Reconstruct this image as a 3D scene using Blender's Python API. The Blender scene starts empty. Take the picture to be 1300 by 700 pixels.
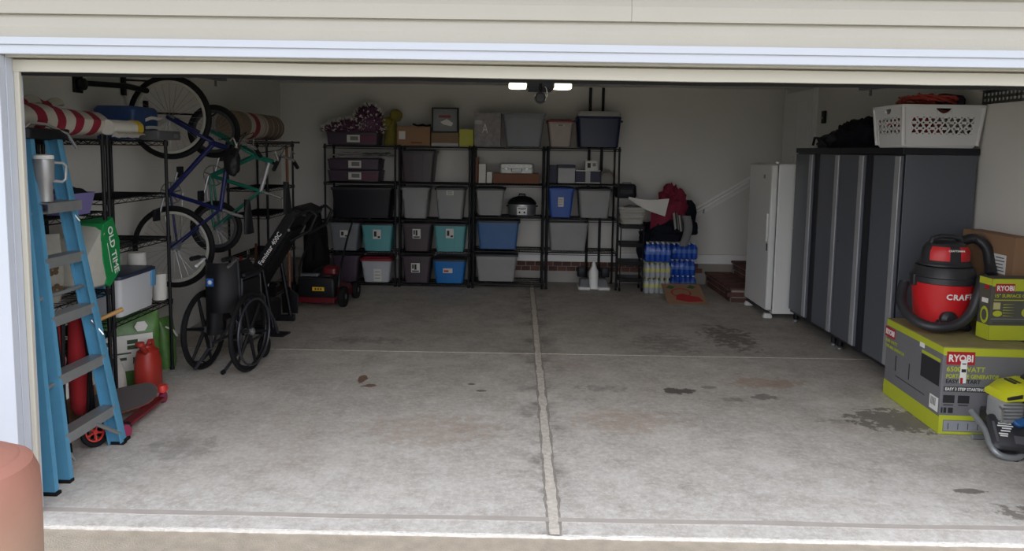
import bpy, bmesh, math, random
from mathutils import Vector, Matrix, noise
random.seed(7)
PI = math.pi
scn = bpy.context.scene
COL = scn.collection

# ------------------------------------------------------------------ camera
cam_d = bpy.data.cameras.new('camera')
cam = bpy.data.objects.new('camera', cam_d); COL.objects.link(cam)
scn.camera = cam
cam_d.sensor_width = 36.0
cam_d.lens = 36.0 * 940.0 / 1300.0
cam_d.shift_y = -(350 - 282.3) / 1300.0
cam_d.clip_start = 0.05
def cam_matrix(loc, yaw, pitch, roll):
    f = Vector((math.sin(yaw)*math.cos(pitch), math.cos(yaw)*math.cos(pitch), -math.sin(pitch)))
    r0 = Vector((math.cos(yaw), -math.sin(yaw), 0)); u0 = r0.cross(f)
    r = r0*math.cos(roll) + u0*math.sin(roll); u = -r0*math.sin(roll) + u0*math.cos(roll)
    m = Matrix((r, u, -f)).transposed().to_4x4(); m.translation = loc
    return m
cam.matrix_world = cam_matrix(Vector((-0.1728, -3.2756, 1.7511)), -0.0081, 0.0986, 0.0151)

# ------------------------------------------------------------------ sky: bright overcast
w = bpy.data.worlds.new('overcast_sky'); scn.world = w; w.use_nodes = True
nt = w.node_tree; nt.nodes.clear()
wo = nt.nodes.new('ShaderNodeOutputWorld'); bg = nt.nodes.new('ShaderNodeBackground')
tc = nt.nodes.new('ShaderNodeTexCoord'); sx = nt.nodes.new('ShaderNodeSeparateXYZ')
rp = nt.nodes.new('ShaderNodeValToRGB')
rp.color_ramp.elements[0].position = 0.0; rp.color_ramp.elements[0].color = (0.98, 1.0, 1.06, 1)
rp.color_ramp.elements[1].position = 0.9; rp.color_ramp.elements[1].color = (0.96, 1.0, 1.09, 1)
nt.links.new(tc.outputs['Generated'], sx.inputs[0]); nt.links.new(sx.outputs['Z'], rp.inputs[0])
nt.links.new(rp.outputs[0], bg.inputs['Color']); nt.links.new(bg.outputs[0], wo.inputs[0])
bg.inputs['Strength'].default_value = 1.0
scn.view_settings.view_transform = 'Standard'
scn.view_settings.look = 'None'
scn.view_settings.gamma = 1.0
scn.view_settings.use_curve_mapping = False
scn.view_settings.exposure = 1.32

# ------------------------------------------------------------------ materials
def lin(c):
    return tuple((v/12.92 if v <= 0.04045 else ((v+0.055)/1.055)**2.4) for v in c)
def rgb(r, g, b): return lin((r/255, g/255, b/255))
_M = {}
def mat(name, col=None, rough=0.6, metal=0.0, var=0.12, scale=6.0, bump=0.0, bscale=60.0, spec=0.5, alpha=1.0, trans=0.0, emit=None, estr=0.0, coat=0.0):
    if name in _M: return _M[name]
    m = bpy.data.materials.new(name); m.use_nodes = True
    nt = m.node_tree; b = nt.nodes['Principled BSDF']
    b.inputs['Roughness'].default_value = rough; b.inputs['Metallic'].default_value = metal
    b.inputs['Specular IOR Level'].default_value = spec
    b.inputs['Alpha'].default_value = alpha
    b.inputs['Transmission Weight'].default_value = trans
    b.inputs['Coat Weight'].default_value = coat
    tc = nt.nodes.new('ShaderNodeTexCoord'); nz = nt.nodes.new('ShaderNodeTexNoise')
    nz.inputs['Scale'].default_value = scale; nz.inputs['Detail'].default_value = 5
    nt.links.new(tc.outputs['Object'], nz.inputs['Vector'])
    mx = nt.nodes.new('ShaderNodeMix'); mx.data_type = 'RGBA'
    mx.inputs[6].default_value = (*[max(0, c*(1-var)) for c in col], 1)
    mx.inputs[7].default_value = (*[min(1, c*(1+var)) for c in col], 1)
    nt.links.new(nz.outputs['Fac'], mx.inputs[0]); nt.links.new(mx.outputs[2], b.inputs['Base Color'])
    if bump:
        n2 = nt.nodes.new('ShaderNodeTexNoise'); n2.inputs['Scale'].default_value = bscale; n2.inputs['Detail'].default_value = 4
        nt.links.new(tc.outputs['Object'], n2.inputs['Vector'])
        bp = nt.nodes.new('ShaderNodeBump'); bp.inputs['Strength'].default_value = bump; bp.inputs['Distance'].default_value = 0.01
        nt.links.new(n2.outputs['Fac'], bp.inputs['Height']); nt.links.new(bp.outputs[0], b.inputs['Normal'])
    if emit:
        b.inputs['Emission Color'].default_value = (*emit, 1); b.inputs['Emission Strength'].default_value = estr
    _M[name] = m
    return m
BLACK = mat('black_plastic', rgb(17, 18, 22), 0.5, spec=0.35)
BLKMETAL = mat('black_powder_coat', rgb(13, 14, 19), 0.45, 0.0, spec=0.35)
RUBBER = mat('tyre_rubber', rgb(16, 16, 19), 0.75, spec=0.3)
CHROME = mat('bright_metal', rgb(205, 205, 205), 0.25, 0.9)
STEEL = mat('grey_steel', rgb(150, 152, 155), 0.38, 0.8)
WHITE = mat('white_plastic', rgb(222, 222, 220), 0.4, var=0.04)
PAPER = mat('paper_white', rgb(212, 210, 204), 0.8, var=0.08)
INK = mat('dark_print', rgb(40, 40, 44), 0.7)
CARD = mat('brown_cardboard', rgb(150, 116, 88), 0.85, var=0.1, bump=0.08)
RED = mat('red_plastic', rgb(178, 34, 36), 0.4)
LETTER = mat('white_lettering', rgb(235, 235, 232), 0.5, var=0.02)

# ------------------------------------------------------------------ mesh helpers
def T(x=0, y=0, z=0): return Matrix.Translation((x, y, z))
def RX(a): return Matrix.Rotation(math.radians(a), 4, 'X')
def RY(a): return Matrix.Rotation(math.radians(a), 4, 'Y')
def RZ(a): return Matrix.Rotation(math.radians(a), 4, 'Z')
def rrect(w, d, r, n=4):
    r = max(1e-4, min(r, w/2-1e-4, d/2-1e-4)); out = []
    for cx, cy, a0 in ((w/2-r, d/2-r, 0), (-w/2+r, d/2-r, 90), (-w/2+r, -d/2+r, 180), (w/2-r, -d/2+r, 270)):
        for i in range(n+1):
            a = math.radians(a0 + 90*i/n); out.append((cx+r*math.cos(a), cy+r*math.sin(a)))
    return out
class G:
    def __init__(s): s.v = []; s.f = []
    def add(s, vs, fs, M=None):
        o = len(s.v)
        for p in vs:
            p = Vector(p); s.v.append(M @ p if M is not None else p)
        s.f += [tuple(i+o for i in f) for f in fs]
        return s
    def box(s, x0, x1, y0, y1, z0, z1, M=None):
        vs = [(x, y, z) for z in (z0, z1) for y in (y0, y1) for x in (x0, x1)]
        return s.add(vs, [(0, 2, 3, 1), (4, 5, 7, 6), (0, 1, 5, 4), (2, 6, 7, 3), (0, 4, 6, 2), (1, 3, 7, 5)], M)
    def rings(s, rings, closed=True, cap=True, M=None, loop=False):
        n = len(rings[0]); vs = [p for r in rings for p in r]; fs = []
        m = len(rings)
        for i in range(m if loop else m-1):
            a = i*n; b = ((i+1) % m)*n
            for j in range(n if closed else n-1):
                k = (j+1) % n; fs.append((a+j, a+k, b+k, b+j))
        if cap and not loop:
            fs.append(tuple(range(n-1, -1, -1))); fs.append(tuple((m-1)*n+j for j in range(n)))
        return s.add(vs, fs, M)
    def loft(s, secs, n=4, cap=True, M=None):
        R = []
        for q in secs:
            z, w, d, r = q[:4]; cx = q[4] if len(q) > 4 else 0; cy = q[5] if len(q) > 5 else 0
            R.append([(x+cx, y+cy, z) for x, y in rrect(w, d, r, n)])
        return s.rings(R, cap=cap, M=M)
    def lathe(s, prof, n=24, M=None, cap=True):
        return s.rings([[(r*math.cos(2*PI*i/n), r*math.sin(2*PI*i/n), z) for i in range(n)] for r, z in prof], cap=cap, M=M)
    def tube(s, pts, r, n=8, closed=False, M=None):
        pts = [Vector(p) for p in pts]; m = len(pts); R = []
        prev = None
        for i, p in enumerate(pts):
            a = pts[(i-1) % m] if (closed or i > 0) else p
            b = pts[(i+1) % m] if (closed or i < m-1) else p
            t = (b-a).normalized()
            if prev is None:
                up = Vector((0, 0, 1)) if abs(t.z) < 0.9 else Vector((1, 0, 0))
                x = t.cross(up).normalized()
            else:
                x = (prev - t*prev.dot(t))
                x = x.normalized() if x.length > 1e-6 else t.orthogonal().normalized()
            prev = x; y = t.cross(x)
            rr = r[i] if isinstance(r, (list, tuple)) else r
            R.append([p + (x*math.cos(2*PI*j/n) + y*math.sin(2*PI*j/n))*rr for j in range(n)])
        return s.rings(R, M=M, loop=closed)
    def cyl(s, p0, p1, r, n=14, r1=None, M=None):
        return s.tube([p0, p1], [r, r if r1 is None else r1], n, M=M)
    def torus(s, R, r, M=None, n=32, m=8):
        return s.tube([(R*math.cos(2*PI*i/n), R*math.sin(2*PI*i/n), 0) for i in range(n)], r, m, closed=True, M=M)
    def prism(s, poly, a, b, M=None):
        # polygon in local XZ, extruded along Y from a to b
        n = len(poly)
        vs = [(x, a, z) for x, z in poly] + [(x, b, z) for x, z in poly]
        fs = [tuple(range(n)), tuple(range(2*n-1, n-1, -1))]
        fs += [(j, j+n, (j+1) % n+n, (j+1) % n) for j in range(n)]
        return s.add(vs, fs, M)
    def blob(s, rx, ry, rz, amp=0.12, freq=3.0, seed=0, nu=36, nv=20, flat=True, M=None, p=2.4):
        R = []
        for i in range(nv+1):
            th = (PI/2 if flat else PI)*(i/nv)
            ring = []
            for j in range(nu):
                ph = 2*PI*j/nu
                sp = lambda v: math.copysign(abs(v)**(2/p), v)
                st = max(0.02, math.sin(th))
                d = Vector((sp(math.cos(ph))*st, sp(math.sin(ph))*st, sp(math.cos(th))))
                k = 1 + amp*noise.noise(d*freq + Vector((seed*7.3, 0, 0))) + amp*0.5*noise.noise(d*freq*2.7 + Vector((0, seed*3.1, 0)))
                z = d.z*rz*k
                if flat: z = max(0, z)
                ring.append((d.x*rx*k, d.y*ry*k, z))
            R.append(ring)
        return s.rings(R[::-1], M=M)
    def sheet(s, f, nu, nv, th=0.004, M=None):
        # f(u,v)->point ; solid thin cloth
        P = [[Vector(f(i/nu, j/nv)) for j in range(nv+1)] for i in range(nu+1)]
        top = []; bot = []
        for i in range(nu+1):
            for j in range(nv+1):
                a = P[min(i+1, nu)][j]-P[max(i-1, 0)][j]; b = P[i][min(j+1, nv)]-P[i][max(j-1, 0)]
                nn = a.cross(b); nn = nn.normalized() if nn.length > 1e-9 else Vector((0, 0, 1))
                top.append(P[i][j]+nn*th/2); bot.append(P[i][j]-nn*th/2)
        N = len(top); W = nv+1; fs = []
        for i in range(nu):
            for j in range(nv):
                a = i*W+j; fs.append((a, a+W, a+W+1, a+1)); fs.append((N+a, N+a+1, N+a+W+1, N+a+W))
        for i in range(nu):
            a = i*W; fs.append((a, N+a, N+a+W, a+W)); a = i*W+nv; fs.append((a, a+W, N+a+W, N+a))
        for j in range(nv):
            fs.append((j, j+1, N+j+1, N+j)); a = nu*W+j; fs.append((a, N+a, N+a+1, a+1))
        return s.add(top+bot, fs, M)
    def mesh(s, name, m, smooth=True, ang=38):
        me = bpy.data.meshes.new(name); me.from_pydata([tuple(p) for p in s.v], [], s.f)
        bm = bmesh.new(); bm.from_mesh(me); bmesh.ops.recalc_face_normals(bm, faces=bm.faces); bm.to_mesh(me); bm.free()
        if smooth:
            me.polygons.foreach_set('use_smooth', [True]*len(me.polygons))
            me.set_sharp_from_angle(angle=math.radians(ang))
        me.materials.append(m); me.update()
        return me
    def build(s, name, m, parent=None, smooth=True, bevel=0, ang=38, label=None):
        o = bpy.data.objects.new(name, s.mesh(name, m, smooth, ang)); COL.objects.link(o)
        if parent is not None: o.parent = parent
        if bevel:
            b = o.modifiers.new('bevel', 'BEVEL'); b.width = bevel; b.segments = 2; b.limit_method = 'ANGLE'
        if label: o['label'] = label
        return o
def tag(o, label, cat, group=None):
    o['label'] = label; o['category'] = cat
    if group: o['group'] = group
    return o
def root(name, label, cat, loc=(0, 0, 0), rz=0, group=None, M=None):
    o = bpy.data.objects.new(name, None); COL.objects.link(o); o.empty_display_size = 0.05
    if M is not None: o.matrix_world = M
    else: o.location = loc; o.rotation_euler = (0, 0, math.radians(rz))
    return tag(o, label, cat, group)
def struct(o): o['kind'] = 'structure'; return o
def share(mesh, name, parent, loc=(0, 0, 0), rz=0):
    o = bpy.data.objects.new(name, mesh); COL.objects.link(o); o.parent = parent; o.location = loc; o.rotation_euler = (0, 0, rz)
    return o
def frame(origin, right, up):
    r = Vector(right).normalized(); u = Vector(up).normalized(); n = r.cross(u)
    m = Matrix((r, u, n)).transposed().to_4x4(); m.translation = Vector(origin)
    return m
FRONT = ((1, 0, 0), (0, 0, 1)); LEFTF = ((0, -1, 0), (0, 0, 1)); TOPF = ((1, 0, 0), (0, 1, 0))
def text(name, s, size, m, parent, origin, right=(1, 0, 0), up=(0, 0, 1), bold=0.0, align='LEFT', wide=1.0, ext=0.0006):
    cu = bpy.data.curves.new(name, 'FONT'); cu.body = s; cu.size = size; cu.extrude = ext; cu.offset = bold*size
    cu.align_x = align; cu.resolution_u = 2
    o = bpy.data.objects.new(name, cu); COL.objects.link(o)
    bpy.context.view_layer.update()
    dg = bpy.context.evaluated_depsgraph_get()
    me = bpy.data.meshes.new_from_object(o.evaluated_get(dg)); bpy.data.objects.remove(o); bpy.data.curves.remove(cu)
    me.transform(frame(origin, right, up) @ Matrix.Diagonal((wide, 1, 1, 1)))
    me.materials.clear(); me.materials.append(m)
    t = bpy.data.objects.new(name, me); COL.objects.link(t); t.parent = parent
    return t
def patch(name, m, parent, origin, right, up, w, h, th=0.0012, label=None):
    g = G(); g.box(-w/2, w/2, -h/2, h/2, 0, th, M=frame(origin, right, up))
    return g.build(name, m, parent, smooth=False, label=label)

# ------------------------------------------------------------------ the building
XL, XR, YB, ZC = -3.30, 3.26, 6.47, 2.57
XO, ZO = 2.44, 2.13
def concrete(name, stains=True, tone=1.0):
    m = bpy.data.materials.new(name); m.use_nodes = True; nt = m.node_tree; N = nt.nodes; L = nt.links
    b = N['Principled BSDF']; b.inputs['Roughness'].default_value = 0.62; b.inputs['Specular IOR Level'].default_value = 0.35
    tc = N.new('ShaderNodeTexCoord')
    def nz(sc, det=6, rough=0.6, vec=None):
        n = N.new('ShaderNodeTexNoise'); n.inputs['Scale'].default_value = sc; n.inputs['Detail'].default_value = det; n.inputs['Roughness'].default_value = rough
        L.new(vec or tc.outputs['Object'], n.inputs['Vector']); return n
    def ramp(fac, p0, p1, c0=(0, 0, 0, 1), c1=(1, 1, 1, 1)):
        r = N.new('ShaderNodeValToRGB'); r.color_ramp.elements[0].position = p0; r.color_ramp.elements[1].position = p1
        r.color_ramp.elements[0].color = c0; r.color_ramp.elements[1].color = c1; L.new(fac, r.inputs[0]); return r.outputs[0]
    def mix(fac, a, c, mode='MIX', k=None):
        x = N.new('ShaderNodeMix'); x.data_type = 'RGBA'; x.blend_type = mode
        if k is not None:
            mm = N.new('ShaderNodeMath'); mm.operation = 'MULTIPLY'; mm.inputs[1].default_value = k; L.new(fac, mm.inputs[0]); fac = mm.outputs[0]
        L.new(fac, x.inputs[0])
        if isinstance(a, tuple): x.inputs[6].default_value = a
        else: L.new(a, x.inputs[6])
        if isinstance(c, tuple): x.inputs[7].default_value = c
        else: L.new(c, x.inputs[7])
        return x.outputs[2]
    base = mix(ramp(nz(0.9, 8, 0.65).outputs['Fac'], 0.32, 0.68), (*rgb(176, 169, 160), 1), (*rgb(206, 200, 192), 1))
    base = mix(ramp(nz(3.1, 10, 0.78).outputs['Fac'], 0.42, 0.66), base, (*rgb(142, 132, 122), 1), k=0.7)
    base = mix(ramp(nz(8.5, 10, 0.8).outputs['Fac'], 0.50, 0.68), base, (*rgb(226, 222, 217), 1), k=0.4)
    base = mix(ramp(nz(30, 8, 0.8).outputs['Fac'], 0.47, 0.72), base, (*rgb(244, 242, 240), 1), k=0.45)
    base = mix(ramp(nz(0.55, 4, 0.5).outputs['Fac'], 0.55, 0.75), base, (*rgb(160, 138, 118), 1), k=0.5)
    base = mix(ramp(nz(90, 3, 0.6).outputs['Fac'], 0.55, 0.75), base, (*rgb(140, 134, 128), 1), k=0.45)
    if stains:
        sep = N.new('ShaderNodeSeparateXYZ'); L.new(tc.outputs['Object'], sep.inputs[0])
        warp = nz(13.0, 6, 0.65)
        # chalky scuffs on the slab; their build-up toward the door paints in daylight falloff
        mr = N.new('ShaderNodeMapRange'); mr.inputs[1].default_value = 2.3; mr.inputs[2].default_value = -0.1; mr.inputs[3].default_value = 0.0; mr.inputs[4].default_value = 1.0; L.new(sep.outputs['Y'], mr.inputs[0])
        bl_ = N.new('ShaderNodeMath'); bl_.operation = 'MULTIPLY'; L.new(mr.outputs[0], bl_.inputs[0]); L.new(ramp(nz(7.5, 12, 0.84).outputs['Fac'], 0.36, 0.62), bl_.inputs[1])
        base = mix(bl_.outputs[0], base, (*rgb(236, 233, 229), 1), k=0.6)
        def stain(x, y, rx, ry, col, k, edge=0.25, wob=0.8):
            nonlocal base
            def ax(out, c, r):
                s = N.new('ShaderNodeMath'); s.operation = 'SUBTRACT'; L.new(out, s.inputs[0]); s.inputs[1].default_value = c
                d = N.new('ShaderNodeMath'); d.operation = 'DIVIDE'; L.new(s.outputs[0], d.inputs[0]); d.inputs[1].default_value = r
                q = N.new('ShaderNodeMath'); q.operation = 'POWER'; a = N.new('ShaderNodeMath'); a.operation = 'ABSOLUTE'
                L.new(d.outputs[0], a.inputs[0]); L.new(a.outputs[0], q.inputs[0]); q.inputs[1].default_value = 2; return q.outputs[0]
            s = N.new('ShaderNodeMath'); s.operation = 'ADD'; L.new(ax(sep.outputs['X'], x, rx), s.inputs[0]); L.new(ax(sep.outputs['Y'], y, ry), s.inputs[1])
            wv = N.new('ShaderNodeMath'); wv.operation = 'MULTIPLY_ADD'; L.new(warp.outputs['Fac'], wv.inputs[0]); wv.inputs[1].default_value = wob*9; wv.inputs[2].default_value = -wob*4.5
            t = N.new('ShaderNodeMath'); t.operation = 'ADD'; L.new(s.outputs[0], t.inputs[0]); L.new(wv.outputs[0], t.inputs[1])
            f = ramp(t.outputs[0], 1.0-edge, 1.0, (1, 1, 1, 1), (0, 0, 0, 1))
            base = mix(f, base, (*col, 1), k=k)
        dk = rgb(78, 72, 66); rust = rgb(120, 78, 58); wet = rgb(120, 112, 104)
        for a in STAINS: stain(*a)
        # dark grime both sides of the long joint
        g = N.new('ShaderNodeMath'); g.operation = 'ABSOLUTE'; g0 = N.new('ShaderNodeMath'); g0.operation = 'SUBTRACT'; g0.inputs[1].default_value = 0.0
        L.new(sep.outputs['X'], g0.inputs[0]); L.new(g0.outputs[0], g.inputs[0])
        f = ramp(g.outputs[0], 0.03, 0.24, (1, 1, 1, 1), (0, 0, 0, 1))
        n3 = ramp(nz(2.3, 6, 0.7).outputs['Fac'], 0.47, 0.62)
        mm = N.new('ShaderNodeMath'); mm.operation = 'MULTIPLY'; L.new(f, mm.inputs[0]); L.new(n3, mm.inputs[1])
        base = mix(mm.outputs[0], base, (*rgb(92, 87, 82), 1), k=0.75)
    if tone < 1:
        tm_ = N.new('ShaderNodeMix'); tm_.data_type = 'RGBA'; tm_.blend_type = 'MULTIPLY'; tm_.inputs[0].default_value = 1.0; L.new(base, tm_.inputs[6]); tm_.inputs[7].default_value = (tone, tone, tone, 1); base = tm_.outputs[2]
    L.new(base, b.inputs['Base Color'])
    bp = N.new('ShaderNodeBump'); bp.inputs['Strength'].default_value = 0.25; bp.inputs['Distance'].default_value = 0.004
    L.new(nz(60, 5, 0.7).outputs['Fac'], bp.inputs['Height']); L.new(bp.outputs[0], b.inputs['Normal'])
    return m
dk = rgb(78, 72, 66); rust = rgb(112, 74, 56); wet = rgb(112, 104, 97); bl = rgb(62, 58, 55); tan = rgb(170, 140, 118)
STAINS = [
    (-1.33, 2.18, 0.035, 0.10, rust, 0.85, 0.3, 0.5), (-1.26, 2.02, 0.06, 0.04, rust, 0.85, 0.3, 0.5),
    (1.02, 2.02, 0.13, 0.07, bl, 0.8, 0.25, 0.55), (0.45, 2.05, 0.22, 0.08, dk, 0.35, 0.8, 0.6), (1.28, 2.12, 0.07, 0.04, dk, 0.5, 0.5, 0.4),
    (1.62, 1.93, 0.12, 0.06, dk, 0.6, 0.3, 0.5), (1.75, 2.25, 0.34, 0.13, tan, 0.55, 0.5, 0.6), (1.38, 1.86, 0.1, 0.05, dk, 0.4, 0.5, 0.5),
    (2.38, 1.5, 0.34, 0.22, wet, 0.8, 0.25, 0.6), (1.85, 3.65, 0.24, 0.5, dk, 0.65, 0.7, 0.7), (1.2, 3.4, 0.3, 0.4, dk, 0.35, 0.9, 0.8),
    (2.22, 0.47, 0.09, 0.035, dk, 0.7, 0.3, 0.4), (2.45, 0.25, 0.24, 0.08, wet, 0.75, 0.4, 0.7),
    (-1.55, 3.3, 0.45, 0.12, dk, 0.35, 0.9, 0.7), (-2.1, 0.85, 0.22, 0.2, dk, 0.3, 0.9, 0.6), (-0.5, 2.1, 0.03, 0.02, bl, 0.8, 0.3, 0.2),
    (-0.42, 1.95, 0.04, 0.02, bl, 0.8, 0.3, 0.2), (1.95, 1.45, 0.14, 0.05, dk, 0.35, 0.5, 0.6), (-0.7, 1.2, 0.5, 0.3, tan, 0.35, 0.9, 0.7),
    (0.55, 1.4, 0.4, 0.25, tan, 0.4, 0.9, 0.7)]
CONC = concrete('garage_concrete'); CONC2 = concrete('dimmed_garage_concrete', True, 0.84); DRIVE = mat('driveway_concrete', rgb(176, 164, 148), 0.85, var=0.3, scale=14, bump=0.5, bscale=120)  # rear slab: same concrete, colour darkened to deepen the light falloff
WALL = mat('painted_drywall', rgb(216, 213, 208), 0.8, var=0.04, scale=2, bump=0.06, bscale=180)
CEIL = mat('ceiling_paint', rgb(222, 220, 216), 0.85, var=0.04)
TRIM = mat('white_trim', rgb(188, 193, 204), 0.45, var=0.02)
INWHITE = mat('indoor_white_paint', rgb(232, 231, 229), 0.5, var=0.03)
CREAM = mat('cream_vinyl', rgb(184, 180, 168), 0.5, var=0.04)
SIDING = mat('cream_siding', rgb(176, 172, 163), 0.55, var=0.04, scale=3, bump=0.15, bscale=40)
CAULK = mat('white_joint_filler', rgb(206, 198, 187), 0.9, var=0.5, scale=30, bump=0.5, bscale=90)
GRASS = mat('lawn_ground', rgb(88, 104, 62), 0.95, var=0.3, scale=3)

def slab(name, x0, x1, y0, y1, z0, z1, m, smooth=False):
    return struct(G().box(x0, x1, y0, y1, z0, z1).build(name, m, smooth=smooth))
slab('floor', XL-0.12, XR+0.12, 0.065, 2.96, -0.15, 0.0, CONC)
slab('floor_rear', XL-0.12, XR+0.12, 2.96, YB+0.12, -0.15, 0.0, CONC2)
slab('floor_apron', XL-0.12, XR+0.12, -0.045, 0.065, -0.15, -0.0006, CONC)
slab('driveway', -4.2, 4.2, -14, -0.056, -0.16, -0.016, DRIVE)
slab('lawn', -40, 40, -60, 0.0, -0.4, -0.165, GRASS)
# crumbled white filler along the apron edge
g = G(); R = []
for i in range(601):
    x = XL + (XR-XL)*i/600
    a = 0.002 + 0.012*noise.noise(Vector((x*7, 1, 0))) + 0.006*noise.noise(Vector((x*31, 1, 0))); h = -0.005 + 0.006*noise.noise(Vector((x*14, 4, 2)))
    R.append([(x, -0.054-a, -0.03), (x, -0.053-a*0.7, h), (x, -0.048+a*0.5, h+0.002), (x, -0.046+a*0.5, -0.03)])
g.rings(R); struct(g.build('trim_7', mat('white_foam_filler', rgb(222, 218, 211), 0.9, var=0.2, scale=40, bump=0.6, bscale=120)))
# long centre joint and cross joint, filled, lightly proud
g = G(); R = []
for i in range(401):
    y = -0.05 + (YB-0.06)*i/400
    a = 0.030 + 0.012*noise.noise(Vector((y*6, 9, 0))) + 0.008*noise.noise(Vector((y*21, 4, 0))); c = 0.018 + 0.006*noise.noise(Vector((y*2, 3, 0)))
    R.append([(c-a, y, -0.004), (c-a*0.7, y, 0.003), (c+a*0.7, y, 0.003+0.001*noise.noise(Vector((y*30, 0, 0)))), (c+a, y, -0.004)])
g.rings(R); j8 = struct(g.build('trim_8', CAULK))
GRIME = mat('joint_grime', rgb(150, 143, 135), 0.95, var=0.35, scale=25)
g = G(); R = []
for i in range(401):
    y = -0.05 + (YB-0.06)*i/400
    a = 0.038 + 0.010*noise.noise(Vector((y*5, 2, 7))) + 0.008*noise.noise(Vector((y*19, 2, 7))); c = 0.018 + 0.006*noise.noise(Vector((y*2, 3, 0)))
    R.append([(c-a, y, -0.004), (c-a*0.96, y, 0.0007), (c+a*0.96, y, 0.0007), (c+a, y, -0.004)])
g.rings(R); g.build('worn_joint_edge', GRIME, j8)
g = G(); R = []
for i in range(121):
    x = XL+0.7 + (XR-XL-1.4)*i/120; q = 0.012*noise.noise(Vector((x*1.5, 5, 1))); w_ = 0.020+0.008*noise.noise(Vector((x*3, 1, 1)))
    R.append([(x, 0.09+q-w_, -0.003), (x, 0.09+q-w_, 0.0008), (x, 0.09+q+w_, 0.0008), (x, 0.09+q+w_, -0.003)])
g.rings(R); struct(g.build('trim_10', mat('lip_shade_line', rgb(178, 170, 163), 0.8, var=0.2, scale=10)))  # darker strip painting in the shading line at the slab lip
g = G(); R = []
for i in range(121):
    x = XL+0.02 + (XR-XL-0.04)*i/120
    a = 0.010 + 0.003*noise.noise(Vector((x*6, 9, 5))); y = 2.96 + 0.004*noise.noise(Vector((x*3, 0, 3)))
    R.append([(x, y-a, -0.004), (x, y-a*0.7, 0.0015), (x, y+a*0.7, 0.0015), (x, y+a, -0.004)])
g.rings(R); struct(g.build('trim_9', CAULK))
# walls
slab('wall_left', XL-0.12, XL, 0.0, YB+0.12, 0, ZC+0.1, WALL)
slab('wall_right', XR, XR+0.12, 0.0, YB+0.12, 0, ZC+0.1, WALL)
wb = slab('wall_back', XL, XR, YB, YB+0.12, 0.40, ZC, WALL)
slab('ceiling', XL, XR, 0.12, YB, ZC, ZC+0.1, CEIL)
FOUND = mat('foundation_parge', rgb(168, 164, 158), 0.9, var=0.15, bump=0.2)
slab('wall_back_foundation', XL, XR, YB-0.012, YB+0.12, 0.0, 0.40, FOUND)
slab('trim_1', XL, XR, YB-0.05, YB-0.012, 0.28, 0.40, INWHITE)
# two brick courses below the ledge
BRM = [mat('brick_red', rgb(112, 72, 62), 0.85, var=0.25, bump=0.2), mat('brick_brown', rgb(98, 68, 60), 0.85, var=0.25, bump=0.2), mat('brick_dark', rgb(84, 58, 54), 0.85, var=0.25, bump=0.2)]
bmesh_cache = {}
def brick(parent, cx, cy, cz, lx, ly, lz):
    k = (round(lx, 3), round(ly, 3), round(lz, 3), random.randrange(3))
    if k not in bmesh_cache:
        bmesh_cache[k] = G().loft([(-lz/2, lx-0.006, ly-0.006, 0.002), (-lz/2+0.003, lx, ly, 0.003), (lz/2-0.003, lx, ly, 0.003), (lz/2, lx-0.006, ly-0.006, 0.002)], n=1).mesh('brick', BRM[k[3]])
    return share(bmesh_cache[k], 'brick', parent, (cx, cy, cz))
bc = struct(G().box(-0.5, XR, YB-0.022, YB-0.011, 0.148, 0.282).build('trim_2', mat('mortar', rgb(150, 144, 136), 0.95, var=0.1), smooth=False))
x = -0.44; row = 0
for row, zz in enumerate((0.1815, 0.2475)):
    x = -0.42 - row*0.06
    while x < 2.25:
        brick(bc, x, YB-0.026, zz, 0.108, 0.03, 0.055); x += 0.12
# front wall around the opening
slab('wall_front_left', XL-0.6, -XO-0.02, 0.012, 0.12, 0, ZC+0.1, WALL)
slab('wall_front_right', XO+0.02, XR+0.6, 0.012, 0.12, 0, ZC+0.1, WALL)
slab('wall_front_header', -XO-0.02, XO+0.02, 0.012, 0.12, ZO+0.005, ZC+0.1, WALL)
# siding courses: each a profiled board
def siding(name, x0, x1, z0, z1):
    r = struct(G().box(x0, x1, 0.004, 0.0115, z0, z1).build(name, SIDING, smooth=False)); k = 0
    z = 2.078
    while z < z1:
        a, b = max(z, z0), min(z+0.226, z1)
        if b-a > 0.02:
            prof = [(0.003, 0.0), (-0.024, 0.0), (-0.024, 0.004), (-0.0235, 0.062), (-0.004, 0.108), (-0.0215, 0.112), (-0.0215, 0.172), (-0.002, 0.226), (0.003, 0.226)]
            prof = [(y, z+h) for y, h in prof if a-1e-6 <= z+h <= b+1e-6]
            if a > z: prof = [(0.003, a), (-0.017, a)] + [q for q in prof if q[1] > a+0.001]
            if b < z+0.226: prof = prof[:] + [(-0.012, b), (0.003, b)]
            n = len(prof)
            for xa, xb in ((x0, 0.30), (0.3015, x1)) if x0 < 0.3 < x1 and k % 2 == 1 else ((x0, x1),):
                vs = [(xx, y, h) for xx in (xa, xb) for y, h in prof]
                fs = [tuple(range(n)), tuple(range(2*n-1, n-1, -1))] + [(j, (j+1) % n, (j+1) % n+n, j+n) for j in range(n)]
                G().add(vs, fs).build('siding_board', SIDING, r, smooth=False)
        z += 0.226; k += 1
siding('wall_siding_above', -4.0, 4.0, 2.202, 4.2)
siding('wall_siding_left', -4.0, -XO-0.152, 0.0, 2.2015)
siding('wall_siding_right', XO+0.152, 4.0, 0.0, 2.2015)
# unseen eave over the garage front, added to shade siding and trim
slab('added_shade_eave', -4.4, 4.4, -0.55, -0.021, 2.86, 2.98, TRIM)
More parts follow.
